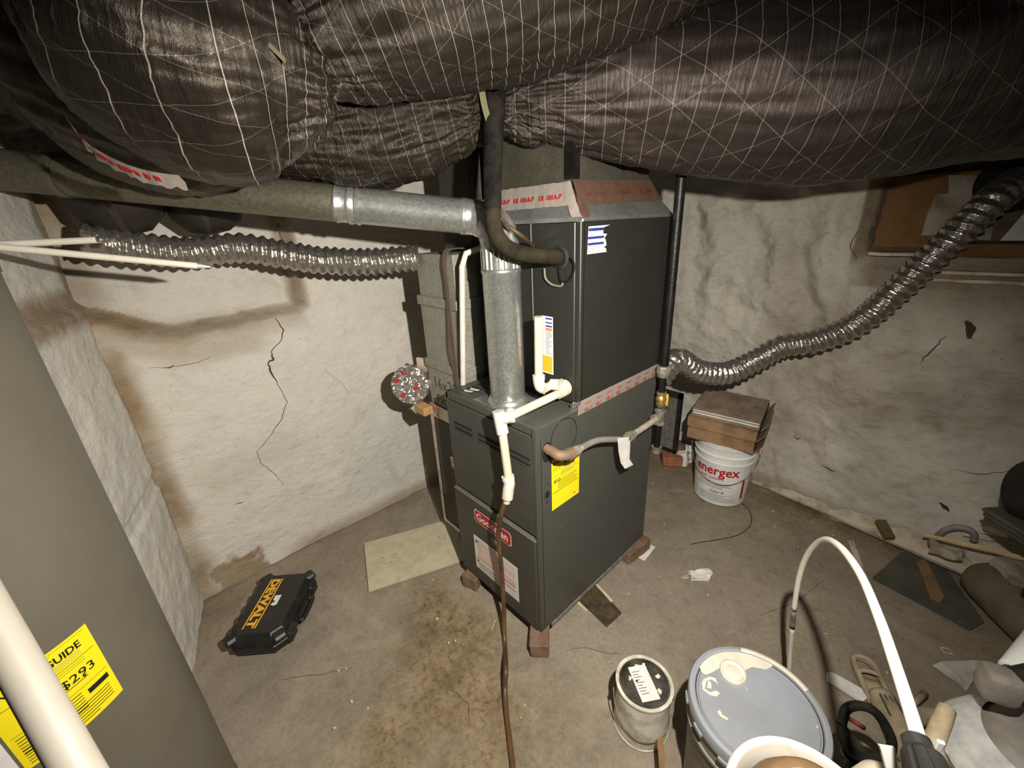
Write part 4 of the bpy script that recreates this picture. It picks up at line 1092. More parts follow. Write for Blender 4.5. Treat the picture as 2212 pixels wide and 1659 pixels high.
# rear ducts by the left wall
for (px_, lb, rr_) in ((252, 'dark dusty insulated duct boot hanging over the flexible duct, left one', .122), (432, 'dark dusty insulated duct boot hanging over the flexible duct, right one', .115)):
    pb = PX(px_, 430, -1.09)
    zb = PX(px_, 508, -1.09).z
    t = thing('duct_boot', lb, 'duct', (pb.x, pb.y, zb))
    prof = [(0.0, zb), (rr_ * .5, zb + 0.012), (rr_ * .85, zb + 0.05), (rr_, zb + 0.11), (rr_ * 1.03, zb + 0.2), (rr_, zb + 0.35), (rr_, 2.1)]
    vf = lathe([(r, z) for r, z in prof], (pb.x + 0.02, pb.y, 0), 48)
    obj('jacket', rough_up(vf, 0.012, 9, px_), M_FSKK, t, True, uv=[[(0.02 * k, 0.02) for k in range(4)] for _ in vf[1]])

# ================================================================== water heater at the left edge
u_ = V((-0.9925, -0.1226, 0)); n_ = V((0.1226, -0.9925, 0)); HR = 0.23; HD = 1.13
hc = V((CAM.x, CAM.y, 0)) + u_ * HD + n_ * HR; hc.z = 0
def hit(px, py):
    d = ray(px, py); ox_, oy_ = CAM.x - hc.x, CAM.y - hc.y
    A = d.x ** 2 + d.y ** 2; B = 2 * (d.x * ox_ + d.y * oy_); C_ = ox_ ** 2 + oy_ ** 2 - HR * HR
    s = max(B * B - 4 * A * C_, 0); t = (-B - math.sqrt(s)) / 2 / A
    return CAM + d * t
wh = thing('water_heater', 'grey cylindrical water heater tank with yellow label at the left edge', 'water heater', (hc.x, hc.y, 0))
obj('tank_jacket', lathe([(0.0, 0.03), (HR - 0.01, 0.03), (HR - 0.004, 0.05), (HR, 0.055), (HR, 1.452), (HR + 0.003, 1.455), (HR + 0.003, 1.468), (HR - 0.01, 1.474), (0.0, 1.478)], hc, 96), M_HEATER, wh, True, angle=30)
obj('base_ring', lathe([(HR - 0.006, 0.0), (HR + 0.002, 0.004), (HR + 0.002, 0.045), (HR - 0.004, 0.05)], hc, 96), plain('rusty_base', srgb(70, 62, 48), 0.8, 0, srgb(104, 92, 66), 20), wh, True, angle=30)
h1, h2p = hit(183, 1346), hit(267, 1487)
az1 = math.atan2(h1.y - hc.y, h1.x - hc.x)
lw, lh = 0.137, h1.z - h2p.z
print('HEATER LABEL', hc, math.degrees(az1), h1.z, lh)
lh = max(lh, 0.16)
az0 = az1 - lw / HR
hm = cylmap((hc.x, hc.y, 0), lambda z: HR, az0, h1.z - lh)
S = lh / 0.18
eg = [('lines', 0.006, 0.175 * S, 0.131, 0.171 * S, 2, M_INK), ('text', 'ENERGYGUIDE', 0.006, 0.150 * S, 0.0195, M_INK, 0.025, 0.87), ('poly', [(0.056, 0.146 * S), (0.0645, 0.136 * S), (0.073, 0.146 * S)], M_INK), ('rect', 0.0625, 0.143 * S, 0.0665, 0.155 * S, M_INK),
      ('lines', 0.078, 0.146 * S, 0.115, 0.136 * S, 4, M_GREYINK), ('rect', 0.005, 0.131 * S, 0.132, 0.132 * S, M_INK), ('lines', 0.070, 0.126 * S, 0.115, 0.121 * S, 2, M_INK),
      ('text', '$293', 0.072, 0.094 * S, 0.024, M_INK, 0.008, 1.05), ('rect', 0.025, 0.088 * S, 0.108, 0.0895 * S, M_INK), ('poly', [(0.100, 0.094 * S), (0.108, 0.094 * S), (0.104, 0.089 * S)], M_INK),
      ('rect', 0.098, 0.052 * S, 0.130, 0.063 * S, M_INK), ('rect', 0.005, 0.074 * S, 0.132, 0.0748 * S, M_INK), ('lines', 0.008, 0.066 * S, 0.090, 0.032 * S, 6, M_INK), ('lines', 0.008, 0.040 * S, 0.125, 0.008 * S, 6, M_INK)]
decal(wh, 'energy_label', hm, lw, lh, M_LABELY, eg, nu=16, label='yellow energy guide label wrapped on the tank', lift=0.001)
hm2 = cylmap((hc.x, hc.y, 0), lambda z: HR, az0 - 0.175 / HR, h1.z - lh - 0.12)
decal(wh, 'data_label', hm2, 0.172, lh + 0.115, M_WHITE, [('rect', 0.006, 0.01, 0.166, 0.012, M_GREYINK), ('rect', 0.158, 0.01, 0.159, 0.2, M_GREYINK), ('lines', 0.01, 0.20, 0.15, 0.12, 10, M_GREYINK), ('rect', 0.11, 0.085, 0.155, 0.089, M_RED), ('lines', 0.01, 0.10, 0.15, 0.02, 9, M_INK)], nu=16, label='white data label with small print', lift=0.001)
# pipe leaning in front of the heater
p0, p1 = PD(-14, 1340, 0.42), PD(165, 1655, 0.40)
d = (p1 - p0).normalized()
pf = p1 + d * ((0.0 - p1.z) / d.z)
o = thing('leaning_pipe', 'long white plastic pipe standing in front of the water heater label', 'pipe', (pf.x, pf.y, 0))
PR_ = 0.0165
obj('pipe', tube([pf, p0 - d * 0.35], PR_, 32), plain('white_pvc_pipe', srgb(186, 178, 164), 0.5, 0, srgb(176, 168, 154), 14), o, True, angle=40)
# two white rods lying on the heater, sticking out at eye level
for i, (A, B, dA, dB, lb) in enumerate((((-60, 531), (257, 516), 0.98, 1.08, 'upper white plastic rod with a foil-wrapped tip at the left edge'), ((-40, 530), (455, 577), 0.92, 1.12, 'lower white plastic rod with a pointed metal tip at the left edge'))):
    a_, b_ = PD(*A, dA), PD(*B, dB)
    t = thing('plastic_rod', lb, 'rod', a_)
    dd_ = (b_ - a_).normalized(); ln = (b_ - a_).length
    k = 0.84 if i == 0 else 0.93
    obj('rod', cyl(a_, a_ + dd_ * ln * k, 0.0082, 16), M_PEX, t, True, angle=40)
    if i == 0: obj('foil_tip', join(cyl(a_ + dd_ * ln * k, a_ + dd_ * ln, 0.0088, 14)), M_CAPFOIL, t, True, angle=40)
    else: obj('metal_tip', cyl(a_ + dd_ * ln * k, a_ + dd_ * ln, 0.0072, 14, 0.002), M_SILV, t, True, angle=40)
o = obj('yellow_strip', box((PD(40, 6, 1.02)), (0.02, 0.30, 0.02), math.radians(47), 0.002), M_YELLOW); tag(o, 'yellow painted strip under the joists in the top left corner', 'strip')

# ================================================================== things on the floor, left
o = obj('cement_board', slab([PZ(*p, 0.004) for p in ((787, 1176), (797, 1280), (1003, 1212), (985, 1120))], 0.008), M_BOARD); tag(o, 'beige cement board offcut lying on the floor left of the furnace', 'board')
bb_ = o
obj('screw_hole', join(*[lathe([(0, 0.0006), (0.0028, 0.0006), (0.0028, 0)], PZ(*p, 0.0122), 8) for p in ((827, 1205), (843, 1214), (855, 1196), (948, 1160), (962, 1164))]), M_BLACKHOLE, bb_)
# tool case
dc = V((-0.845, -0.695, 0)); ang = math.atan2(0.203, -0.246)
ux_ = V((math.cos(ang), math.sin(ang), 0))
case = thing('tool_case', 'black plastic tool case with yellow lettering on the floor by the left wall', 'tool case', dc, local=True, rz=ang)
LX, LY = 0.335, 0.225
def octa(lx, ly, c_): return [(-lx / 2 + c_, -ly / 2), (lx / 2 - c_, -ly / 2), (lx / 2, -ly / 2 + c_), (lx / 2, ly / 2 - c_), (lx / 2 - c_, ly / 2), (-lx / 2 + c_, ly / 2), (-lx / 2, ly / 2 - c_), (-lx / 2, -ly / 2 + c_)]
def loft(layers):
    vs, fs = [], []
    n = len(layers[0][0])
    for poly, z in layers: vs += [V((x, y, z)) for x, y in poly]
    for i in range(len(layers) - 1):
        for k in range(n): fs.append((i * n + k, i * n + (k + 1) % n, (i + 1) * n + (k + 1) % n, (i + 1) * n + k))
    fs.append(tuple(reversed(range(n)))); fs.append(tuple((len(layers) - 1) * n + k for k in range(n)))
    return vs, fs
obj('base_shell', loft([(octa(LX - .05, LY - .05, .03), 0.004), (octa(LX - .02, LY - .02, .035), 0.02), (octa(LX - .008, LY - .01, .038), 0.052)]), M_CASE, case)
obj('rim', loft([(octa(LX, LY, .04), 0.050), (octa(LX + .004, LY + .004, .04), 0.053), (octa(LX + .004, LY + .004, .04), 0.060), (octa(LX, LY, .04), 0.063)]), M_CASE, case)
obj('lid', loft([(octa(LX - .006, LY - .008, .038), 0.060), (octa(LX - .02, LY - .02, .035), 0.085), (octa(LX - .05, LY - .045, .03), 0.104), (octa(LX - .058, LY - .055, .03), 0.106)]), M_CASE, case)
for x in (-0.105, 0.105):
    obj('latch', join(box((x, -LY / 2 + 0.001, 0.055), (0.055, 0.022, 0.052), 0, 0.006), box((x, -LY / 2 - 0.009, 0.060), (0.034, 0.010, 0.02), 0, 0.003)), M_CASE, case)
    obj('hinge', box((x, LY / 2 - 0.004, 0.060), (0.05, 0.018, 0.03), 0, 0.005), M_CASE, case)
hp = [V((-0.05, -LY / 2 - 0.002, 0.055)), V((-0.048, -LY / 2 - 0.022, 0.055)), V((0.048, -LY / 2 - 0.022, 0.055)), V((0.05, -LY / 2 - 0.002, 0.055))]
obj('carry_handle', tube(smoothpath(hp, 6), 0.008, 12), M_CASE, case, True)
for sx_ in (-1, 1):
    for sy_ in (-1, 1):
        obj('corner_bumper', box((sx_ * (LX / 2 - 0.026), sy_ * (LY / 2 - 0.024), 0.084), (0.05, 0.045, 0.030), sx_ * sy_ * math.radians(-45), 0.008), M_CASE, case)
for k in range(5):
    obj('rib', box((-0.10 + 0.05 * k, LY / 2 - 0.018, 0.089), (0.030, 0.018, 0.022), 0, 0.004), M_CASE, case)
# lettering runs from far end to near end
def casemap(u, v, l=0.0): return V((0.118 - u, 0.050 - v, 0.1065 + l))
tx = text2d('DEWALT', 0.052, 0.055, 1.0)
mx = max(p[0] for p in tx[0]); my = max(p[1] for p in tx[0]); mn = min(p[1] for p in tx[0])
tv = [(0.236 * x / mx, 0.0085 + 0.034 * (y - mn) / (my - mn)) for x, y in tx[0]]
cmap2 = lambda u, v, l=0.0: V((0.118 - u, 0.052 - (0.052 - v) * 1.0, 0.1065 + l))
def cmap3(u, v, l=0.0):   # u along the case (far -> near), v toward the latch side is text-up
    return V((0.118 - u, 0.005 + 0.052 - v, 0.1065 + l))
lg = obj('logo', ([cmap3(u, 0.001 + v, 0.0008) for u, v in tv], tx[1]), M_CASEY, case, label='yellow block lettering between two yellow lines')
for v0 in (0.0, 0.046):
    vs = [cmap3(u, v, 0.0008) for u, v in ((0, v0 + 0.001), (0.238, v0 + 0.001), (0.238, v0 + 0.0065), (0, v0 + 0.0065))]
    obj('logo_line', (vs, [(0, 1, 2, 3)]), M_CASEY, lg)
obj('sticker_scrap', ([cmap3(u, v, 0.0008) for u, v in ((0.088, 0.058), (0.088, 0.084), (0.135, 0.084), (0.140, 0.072), (0.132, 0.058), (0.124, 0.064), (0.118, 0.072), (0.112, 0.060))], [tuple(range(8))]), M_WHITE, case, label='small torn white sticker')
# stained tile and scraps by the furnace
o = obj('stained_tile', rough_up(subd(slab([PZ(*p, 0.001) for p in ((1246, 1292), (1288, 1262), (1342, 1326), (1310, 1356))], 0.006), 3), 0.0015, 60), M_TILE); tag(o, 'dark mouldy brown tile lying by the right side of the furnace', 'tile')
for A, B, lb in (((1243, 1298), (1267, 1322), 'short cream grout strip on the near side of the stained tile'), ((1284, 1260), (1322, 1302), 'long cream grout strip on the far side of the stained tile')):
    a_, b_ = PZ(*A), PZ(*B); s_ = (b_ - a_).cross(V((0, 0, 1))).normalized() * 0.006
    o = obj('grout_strip', rough_up(subd(slab([a_ - s_, a_ + s_, b_ + s_, b_ - s_], 0.008), 2), 0.002, 50), M_GROUT); tag(o, lb, 'debris')
o = obj('paper_scrap', rough_up(subd(slab([PZ(*p, 0.003) for p in ((1374, 1203), (1399, 1173), (1416, 1183), (1392, 1212))], 0.003), 3), 0.003, 40), M_WHITE); tag(o, 'flat white scrap next to the rear corner of the furnace', 'scrap')
o = obj('crumpled_paper', rough_up(subd(slab([PZ(*p, 0.003) for p in ((1489, 1238), (1532, 1234), (1538, 1240), (1531, 1258), (1493, 1255))], 0.016), 4), 0.008, 55), M_WHITE); tag(o, 'crumpled white paper lying alone on the open floor', 'scrap')
o = obj('leaf_scrap', rough_up(subd(slab([PZ(*p, 0.002) for p in ((1468, 1248), (1484, 1242), (1488, 1250), (1478, 1252))], 0.002), 2), 0.002, 40), M_DWOOD); tag(o, 'tiny tan flake beside the crumpled white paper', 'scrap')
random.seed(3)
ch = []
for i in range(150):
    x = random.uniform(-1.0, 1.4); y = random.uniform(-0.75, 1.5)
    if -FW - .05 < x < 0.05 and 0 < y < .75: continue
    if x < -.6 and y < -.4: continue
    s = random.uniform(0.0015, 0.005)
    ch.append(rough_up(box((x, y, 0.003), (s * 2, s * 1.4, s), random.uniform(0, 3)), 0.001, 80, i))
o = obj('paint_chips', join(*ch), M_GROUT); tag(o, 'tiny pale chips of debris scattered over the concrete floor', 'debris', kind='stuff')
o = obj('wood_splinter', cyl(PZ(1062, 1362, 0.004), PZ(1070, 1340, 0.004), 0.002, 6), M_GROUT); tag(o, 'thin pale splinter on the floor in front of the furnace', 'debris')

# ================================================================== back right group
# louvred filter rack
lv = thing('louvered_grille', 'dark framed louvered grille leaning behind the gas pipe', 'grille', (-0.31, 1.45, 0.1))
gA, gB, gC, gD = PY(1424, 965, 1.45), PY(1461, 972, 1.45), PY(1473, 852, 1.45), PY(1436, 845, 1.45)
gx0, gx1, gz0, gz1 = gA.x - 0.06, gB.x, gA.z, gC.z
fw = 0.02
obj('frame', join(box2((gx1 - fw, 1.44, gz0), (gx1, 1.47, gz1)), box2((gx0, 1.44, gz0), (gx0 + fw, 1.47, gz1)), box2((gx0, 1.44, gz1 - 0.03), (gx1, 1.47, gz1)), box2((gx0, 1.44, gz0), (gx1, 1.47, gz0 + 0.01))), M_TANK, lv)
ns = 22
for i in range(ns):
    z = gz0 + 0.02 + (gz1 - gz0 - 0.06) * i / (ns - 1)
    obj('slat', box(V(((gx0 + gx1) / 2, 1.455, z)), (gx1 - gx0 - 2 * fw, 0.016, 0.0035), 0, 0, Matrix.Rotation(math.radians(35), 3, 'X')), M_FILTER, lv)
brick('brick', 'orange brick on the floor below the louvered grille by the gas pipe', PZ(1442, 996, 0.035) + V((0, 0.05, 0)), (0.12, 0.10, 0.065), math.radians(38), M_BRICKO)
brick('brick', 'dusty brick stacked behind the orange brick under the louvered grille', PZ(1440, 985, 0.06) + V((-0.02, 0.10, 0.03)), (0.16, 0.10, 0.06), math.radians(30), M_BRICK)
o = obj('plastic_bag', rough_up(subd(box(PZ(1470, 985, 0.05) + V((0, 0.02, 0)), (0.10, 0.09, 0.09)), 5), 0.035, 22), M_WHITE); tag(o, 'crumpled white plastic bag between the brick and the white bucket', 'bag')
# white bucket
bc = V((0.088, 1.375, 0))
bk = thing('white_bucket', 'white plastic pail with red lettering and wire handle by the back wall', 'bucket', bc)
BH = 0.382
def br(z): return 0.130 + 0.021 * z / BH
prof = [(0, 0.004), (br(0) - 0.006, 0.003), (br(0), 0.010), (br(.24), .258), (br(.25) + .006, .262), (br(.25) + .006, .270), (br(.26), .274), (br(.28), .300), (br(.30) + .007, .304), (br(.30) + .007, .312), (br(.31), .316), (br(.35), .350), (br(.35) + .008, .354), (br(.36) + .008, BH), (br(.36) + .002, BH), (br(.36) - .003, BH - .003), (br(.1) - .004, .1)]
obj('pail', lathe(prof, bc, 72), M_BUCKETW, bk, True, angle=35)
caz = math.atan2(CAM.y - bc.y, CAM.x - bc.x)
bmap = cylmap(bc, lambda z: br(z), caz, 0)
k = 1.0
printing(bk, bmap, [('text', 'energex', -0.142, 0.198, 0.076, M_RED, 0.022, 0.93), ('text', 'wall systems', -0.105, 0.170, 0.024, M_RED, 0.008, 1.0), ('text', 'Color #', -0.045, 0.086, 0.021, M_INK, 0.01),
    ('lines', -0.115, 0.142, 0.10, 0.118, 3, M_INK), ('lines', -0.10, 0.074, 0.09, 0.03, 8, M_GREYINK), ('rect', 0.118, 0.05, 0.135, 0.17, M_RED)], nu=6, lift=0.0008, name='lettering')
ea = caz - 1.15
hpnt = []
for i in range(15):
    t = i / 14; a_ = caz - 1.5 + 3.0 * t
    r = 0.170; zz_ = 0.325 - 0.16 * math.sin(PI * t)
    hpnt.append(V((bc.x + r * math.cos(a_), bc.y + r * math.sin(a_), zz_)))
obj('wire_handle', tube(smoothpath(hpnt, 3), 0.0018, 6), M_GREYIRON, bk, True)
# two flat cartons stacked on the bucket, open at the near edge
def carton(name, label, c, L_, W_, Hh, rz, tilt, mt, mside, filt):
    t = thing(name, label, 'box', c, local=True, rot=(tilt[0], tilt[1], rz))
    th = 0.004
    obj('carton_sleeve', join(box((0, 0, th / 2), (L_, W_, th)), box((0, W_ / 2, Hh / 2), (L_, th, Hh)), box((-L_ / 2, 0, Hh / 2), (th, W_, Hh)), box((0, -W_ / 2, Hh / 2), (L_, th, Hh)), box((-0.0, 0, Hh - th / 2), (L_, W_, th))), mside, t)
    obj('top_panel', box((-0.01, 0.0, Hh + 0.0015), (L_ - 0.02, W_ - 0.01, 0.003)), mt, t)
    obj('end_flap', box((L_ / 2 + 0.018, 0, Hh / 2 - 0.005), (0.004, W_, Hh), 0, 0, Matrix.Rotation(math.radians(34), 3, 'Y')), mside, t)
    obj('filter_edge', box((L_ / 2 - 0.002, 0, Hh / 2), (0.012, W_ - 0.03, Hh * 0.55)), M_TANK, t)
    return t
rzb = math.radians(10)
carton('filter_carton', 'lower flat brown carton on top of the white bucket', (0.075, 1.372, 0.388), 0.31, 0.30, 0.060, rzb, (math.radians(2), math.radians(1.5)), M_CARD, M_CARD, True)
carton('filter_carton', 'middle brown carton in the stack on the white bucket', (0.072, 1.382, 0.453), 0.32, 0.31, 0.052, rzb, (math.radians(2), math.radians(1.5)), M_CARD, M_CARD, True)
t = carton('filter_carton', 'topmost dusty carton on the stack over the white bucket', (0.080, 1.389, 0.511), 0.31, 0.30, 0.038, rzb, (math.radians(2), math.radians(1.5)), M_CARDG, M_CARDG, True)
obj('filter_frame_edge', join(box((0, -0.152, 0.020), (0.30, 0.006, 0.007)), box((0, -0.152, 0.034), (0.30, 0.006, 0.005))), M_WHITE, t)
# wire on floor
o = thing('loose_wire', 'thin dark loose wire curling over the floor in front of the white bucket', 'wire', PZ(1600, 1120))
obj('wire', tube(smoothpath([PZ(*p, 0.004) for p in ((1600, 1085), (1615, 1098), (1624, 1118), (1617, 1140), (1590, 1157), (1548, 1166), (1510, 1172), (1492, 1176))], 6), 0.0018, 6), M_WIRE, o, True)
# skirting planks
def plank(name, label, A, B, wdt, thk, up, m, z0=0.0, ends=0.0):
    A, B = V(A), V(B)
    d = (B - A).normalized(); s = V((0, 0, 1)).cross(d).normalized() * -1
    s = (Matrix.Rotation(up, 3, d) @ (-s)) if up else -s
    n = d.cross(s).normalized()
    if n.z < 0: n = -n
    vs = [A, B, B + s * wdt, A + s * wdt]
    o = obj(name, rough_up(subd((lambda v: (v + [p + n * thk for p in v], [(3, 2, 1, 0), (4, 5, 6, 7), (0, 1, 5, 4), (1, 2, 6, 5), (2, 3, 7, 6), (3, 0, 4, 7)]))(vs), 5), 0.003, 30, A.x * 7), m)
    tag(o, label, 'plank'); return o
plank('floor_plank', 'short weathered plank lying along the back wall near the white bucket', (0.19, 1.60, 0.004), (0.62, 1.585, 0.004), 0.055, 0.016, 0, M_DWOOD)
plank('floor_plank', 'long dusty white-edged plank leaning along the foot of the back wall', (0.285, 1.575, 0.012), (1.20, 1.425, 0.03), 0.10, 0.02, math.radians(25), M_DWOOD)
plank('floor_plank', 'bright raw wood lath lying above the long plank at the right', PY(1995, 1160, 1.44), PY(2240, 1218, 1.40), 0.016, 0.009, math.radians(20), plain('pale_raw_wood', srgb(214, 190, 142), 0.8))
plank('floor_plank', 'grimy board at the far right behind the raw wood lath', PY(2080, 1160, 1.53), PY(2260, 1195, 1.53), 0.07, 0.02, math.radians(40), M_DWOOD)
o = obj('wood_offcut', box(PY(1912, 1143, 1.46), (0.085, 0.04, 0.02), math.radians(-22), 0.002, Matrix.Rotation(math.radians(-50), 3, 'Z') @ Matrix.Rotation(math.radians(25), 3, 'Y')), plain('olive_wood', srgb(96, 82, 46), 0.8)); tag(o, 'small olive-brown wood offcut resting on the long plank', 'wood')
o = obj('plaster_fragment', rough_up(subd(box(PY(2045, 1190, 1.42), (0.10, 0.05, 0.03)), 3), 0.02, 25), M_STONE); tag(o, 'pale broken plaster piece on the plank behind the raw lath', 'debris')
o = obj('foam_fragment', rough_up(subd(slab([PY(*p, 1.50) for p in ((2118, 1143), (2182, 1156), (2178, 1162), (2118, 1152))], V((0, 0.05, 0.0))), 2), 0.004, 40), M_WHITE); tag(o, 'white foam sliver lying by the back wall at the right', 'debris')
o = thing('grey_hoop', 'grey curved plastic hoop handle against the back wall at the right', 'handle', PY(2070, 1150, 1.5))
obj('hoop', tube(smoothpath([PY(*p, 1.49) for p in ((2022, 1162), (2040, 1146), (2065, 1139), (2090, 1143), (2104, 1152), (2104, 1168))], 6), 0.012, 12), M_APPL, o, True)
# rubber mat with strip
o = obj('rubber_mat', slab([PZ(*p, 0.004) for p in ((1884, 1250), (1945, 1195), (2010, 1185), (2125, 1345), (2095, 1362))], 0.006), M_GREYP); tag(o, 'dark grey angular mat lying on the floor at the right', 'mat')
o = obj('wood_strip', slab([PZ(*p, 0.011) for p in ((1979, 1216), (1999, 1208), (2039, 1292), (2030, 1303), (2009, 1293))], 0.006), plain('tan_strip', srgb(136, 108, 72), 0.85)); tag(o, 'tan wooden strip lying across the dark grey mat', 'wood')
o = obj('thin_lath', slab([PZ(*p, 0.003) for p in ((1831, 1170), (1843, 1168), (1880, 1270), (1872, 1278))], 0.006), M_DWOOD); tag(o, 'thin grey lath on the floor just left of the grey mat', 'wood')
# old cylinder lying at the right with a plaster lump
tk = thing('lying_tank', 'dusty grey cylinder lying on the floor at the right edge', 'tank', (1.3, 1.25, 0))
ta, tb = V((1.10, 1.40, 0.085)), V((1.42, 0.95, 0.095))
dt = (tb - ta).normalized()
obj('shell', tube([ta - dt * 0.03, ta - dt * 0.022, ta, ta + dt * 0.05, tb], [0.02, 0.055, 0.078, 0.085, 0.085], 40), plain('dusty_grey_shell', srgb(112, 106, 88), 0.75, 0, srgb(86, 80, 64), 9), tk, True)
o = obj('plaster_slab', rough_up(subd(slab([PZ(*p, 0.175) for p in ((2135, 1218), (2150, 1212), (2230, 1205), (2290, 1240), (2230, 1272), (2180, 1262), (2165, 1238))], 0.02), 3), 0.008, 25), M_STONE); tag(o, 'broken plaster slab resting on the dusty grey cylinder', 'debris')
t = thing('black_machine', 'dark round machine with ribbed base cut off by the right edge', 'machine', (1.25, 1.4, 0.3))
mc = PD(2300, 1078, 1.30)
obj('drum', tube([mc - CR * 0.02 - CF * 0.16, mc - CF * 0.15, mc - CF * 0.12, mc + CF * 0.08], [0.075, 0.10, 0.108, 0.108], 40), M_TANK, t, True, angle=40)
obj('ribbed_base', join(*[box(mc + V((0.0, 0, -0.100 - 0.020 * i)), (0.26 - .02 * i, 0.18, 0.016), math.radians(47), 0.005) for i in range(3)]), M_APPLD, t)
obj('stand', join(box(V((mc.x + 0.06, mc.y + 0.07, mc.z / 2 - 0.08)), (0.06, 0.06, mc.z - 0.16), math.radians(47), 0.01)), M_TANK, t)
# window recess contents
wr = obj('window_board', box(V((0.585, 1.765, 1.455)), (0.29, 0.02, 0.29), 0, 0.002), M_BWOOD); wr['kind'] = 'structure'; wr.name = 'window_1'
o = obj('torn_backing', slab([PY(*p, 1.74) for p in ((2049, 378), (2049, 418), (2022, 419), (2004, 460), (1990, 508), (2140, 520), (2160, 380))], V((0, 0.008, 0))), M_STONE); tag(o, 'pale torn backing sheet behind the flexible duct in the window recess', 'sheet')
o = obj('pale_sheet', slab([PY(*p, 1.70) for p in ((2160, 520), (2230, 440), (2300, 440), (2300, 520))], V((0, 0.008, 0))), M_WHITE); tag(o, 'pale sheet in the window recess at the right edge', 'sheet')
o = obj('window_sill_timber', rough_up(subd(box2((0.64, 1.60, 1.292), (1.25, 1.79, 1.335)), 3), 0.006, 20), M_BWOOD); tag(o, 'brown rotten timber sill under the window recess', 'timber')
for (A, B, z, lb) in ((0.46, 0.66, 1.30, 'short broken lath on the ledge left of the flexible duct'), (0.70, 1.25, 1.235, 'long dark lath along the ledge under the timber sill'), (0.62, 0.95, 1.205, 'lower short dark lath on the ledge under the sill')):
    o = obj('wall_lath', rough_up(subd(box2((A, 1.57, z - 0.008), (B, 1.605, z + 0.004)), 3), 0.004, 30), M_DWOOD); tag(o, lb, 'lath')
o = thing('wall_hole', 'dark hole in the window recess where the flexible duct enters', 'hole', PY(2195, 390, 1.72))
obj('hole_lining', cyl(PY(2190, 392, 1.66), PY(2190, 392, 1.78) , 0.10, 28), M_BLACKHOLE, o)

# ================================================================== foreground right
# paint can
pc = V((0.396, 0.028, 0))
t = thing('paint_can', 'metal paint can with a white label stuck on its lid', 'paint can', pc)
CRd, CH = 0.0825, 0.19
obj('can_body', lathe([(0, 0.002), (CRd - 0.002, 0.0), (CRd, 0.003), (CRd, 0.006), (CRd - 0.002, 0.008), (CRd - 0.002, CH - 0.010), (CRd + 0.001, CH - 0.006), (CRd + 0.001, CH), (CRd - 0.008, CH), (CRd - 0.010, CH - 0.004), (CRd - 0.013, CH - 0.004)], pc, 64), M_TIN, t, True, angle=35)
ldd = obj('lid', lathe([(CRd - 0.009, CH - 0.003), (CRd - 0.011, CH + 0.001), (CRd - 0.016, CH + 0.001), (CRd - 0.019, CH - 0.005), (CRd - 0.024, CH - 0.005), (CRd - 0.026, CH - 0.002), (0, CH - 0.002)], pc, 64), M_TIND, t, True, angle=35)
la = [PZ(*p, CH - 0.001) for p in ((1357, 1442), (1394, 1436), (1427, 1510), (1388, 1518))]
o_ = la[3]; uxx = la[2] - la[3]; uyy = la[0] - la[3]
pm = planemap(o_, uxx, V((0, 0, 1)).cross(uxx))
decal(t, 'lid_label', pm, uxx.length, uyy.length, M_WHITE, [('lines', 0.006, 0.085, 0.03, 0.02, 9, M_GREYINK), ('rect', 0.006, uyy.length * .55, 0.013, uyy.length * .6, M_INK)], label='white paper label on the lid')
random.seed(11)
def blob(c_, r, n=14, j=0.3, asp=1.0, rot=0.0):
    pts = []
    for k in range(n):
        a_ = 2 * PI * k / n; rr_ = r * (1 + random.uniform(-j, j))
        x, y = rr_ * math.cos(a_), rr_ * asp * math.sin(a_)
        pts.append((c_[0] + x * math.cos(rot) - y * math.sin(rot), c_[1] + x * math.sin(rot) + y * math.cos(rot)))
    return pts
for (bx, by, r) in ((-0.04, 0.025, 0.008), (-0.025, 0.04, 0.010), (0.03, -0.02, 0.009), (0.02, 0.045, 0.006), (0.045, 0.01, 0.007), (-0.035, -0.02, 0.006)):
    obj('paint_splash', prism(blob((bx, by), r, 10, 0.5), 0.0008, pc + V((0, 0, CH - 0.0018))), M_PAINTW, t)
ec = caz
hp = []
for i in range(13):
    s = i / 12; a_ = math.radians(-135) + math.radians(180) * s - 0.15
    hp.append(V((pc.x + (CRd + 0.006) * math.cos(a_), pc.y + (CRd + 0.006) * math.sin(a_), 0.145 - 0.085 * math.sin(PI * s))))
obj('wire_handle', tube(smoothpath(hp, 3), 0.0018, 6), M_GREYIRON, t, True)
for e_ in (hp[0], hp[-1]):
    obj('handle_ear', lathe([(0, 0.004), (0.010, 0.003), (0.012, 0)], V((pc.x, pc.y, e_.z)) + (V((e_.x - pc.x, e_.y - pc.y, 0)).normalized() * CRd), 14, frame((e_.x - pc.x, e_.y - pc.y, 0))), M_BLKP, t, True)
o = obj('stir_stick', slab([PZ(*p, 0.10) for p in ((1419, 1596), (1430, 1593), (1438, 1640), (1434, 1662), (1424, 1662))], 0.004), M_BROWN); tag(o, 'brown stir stick hanging on the right side of the paint can', 'stick')
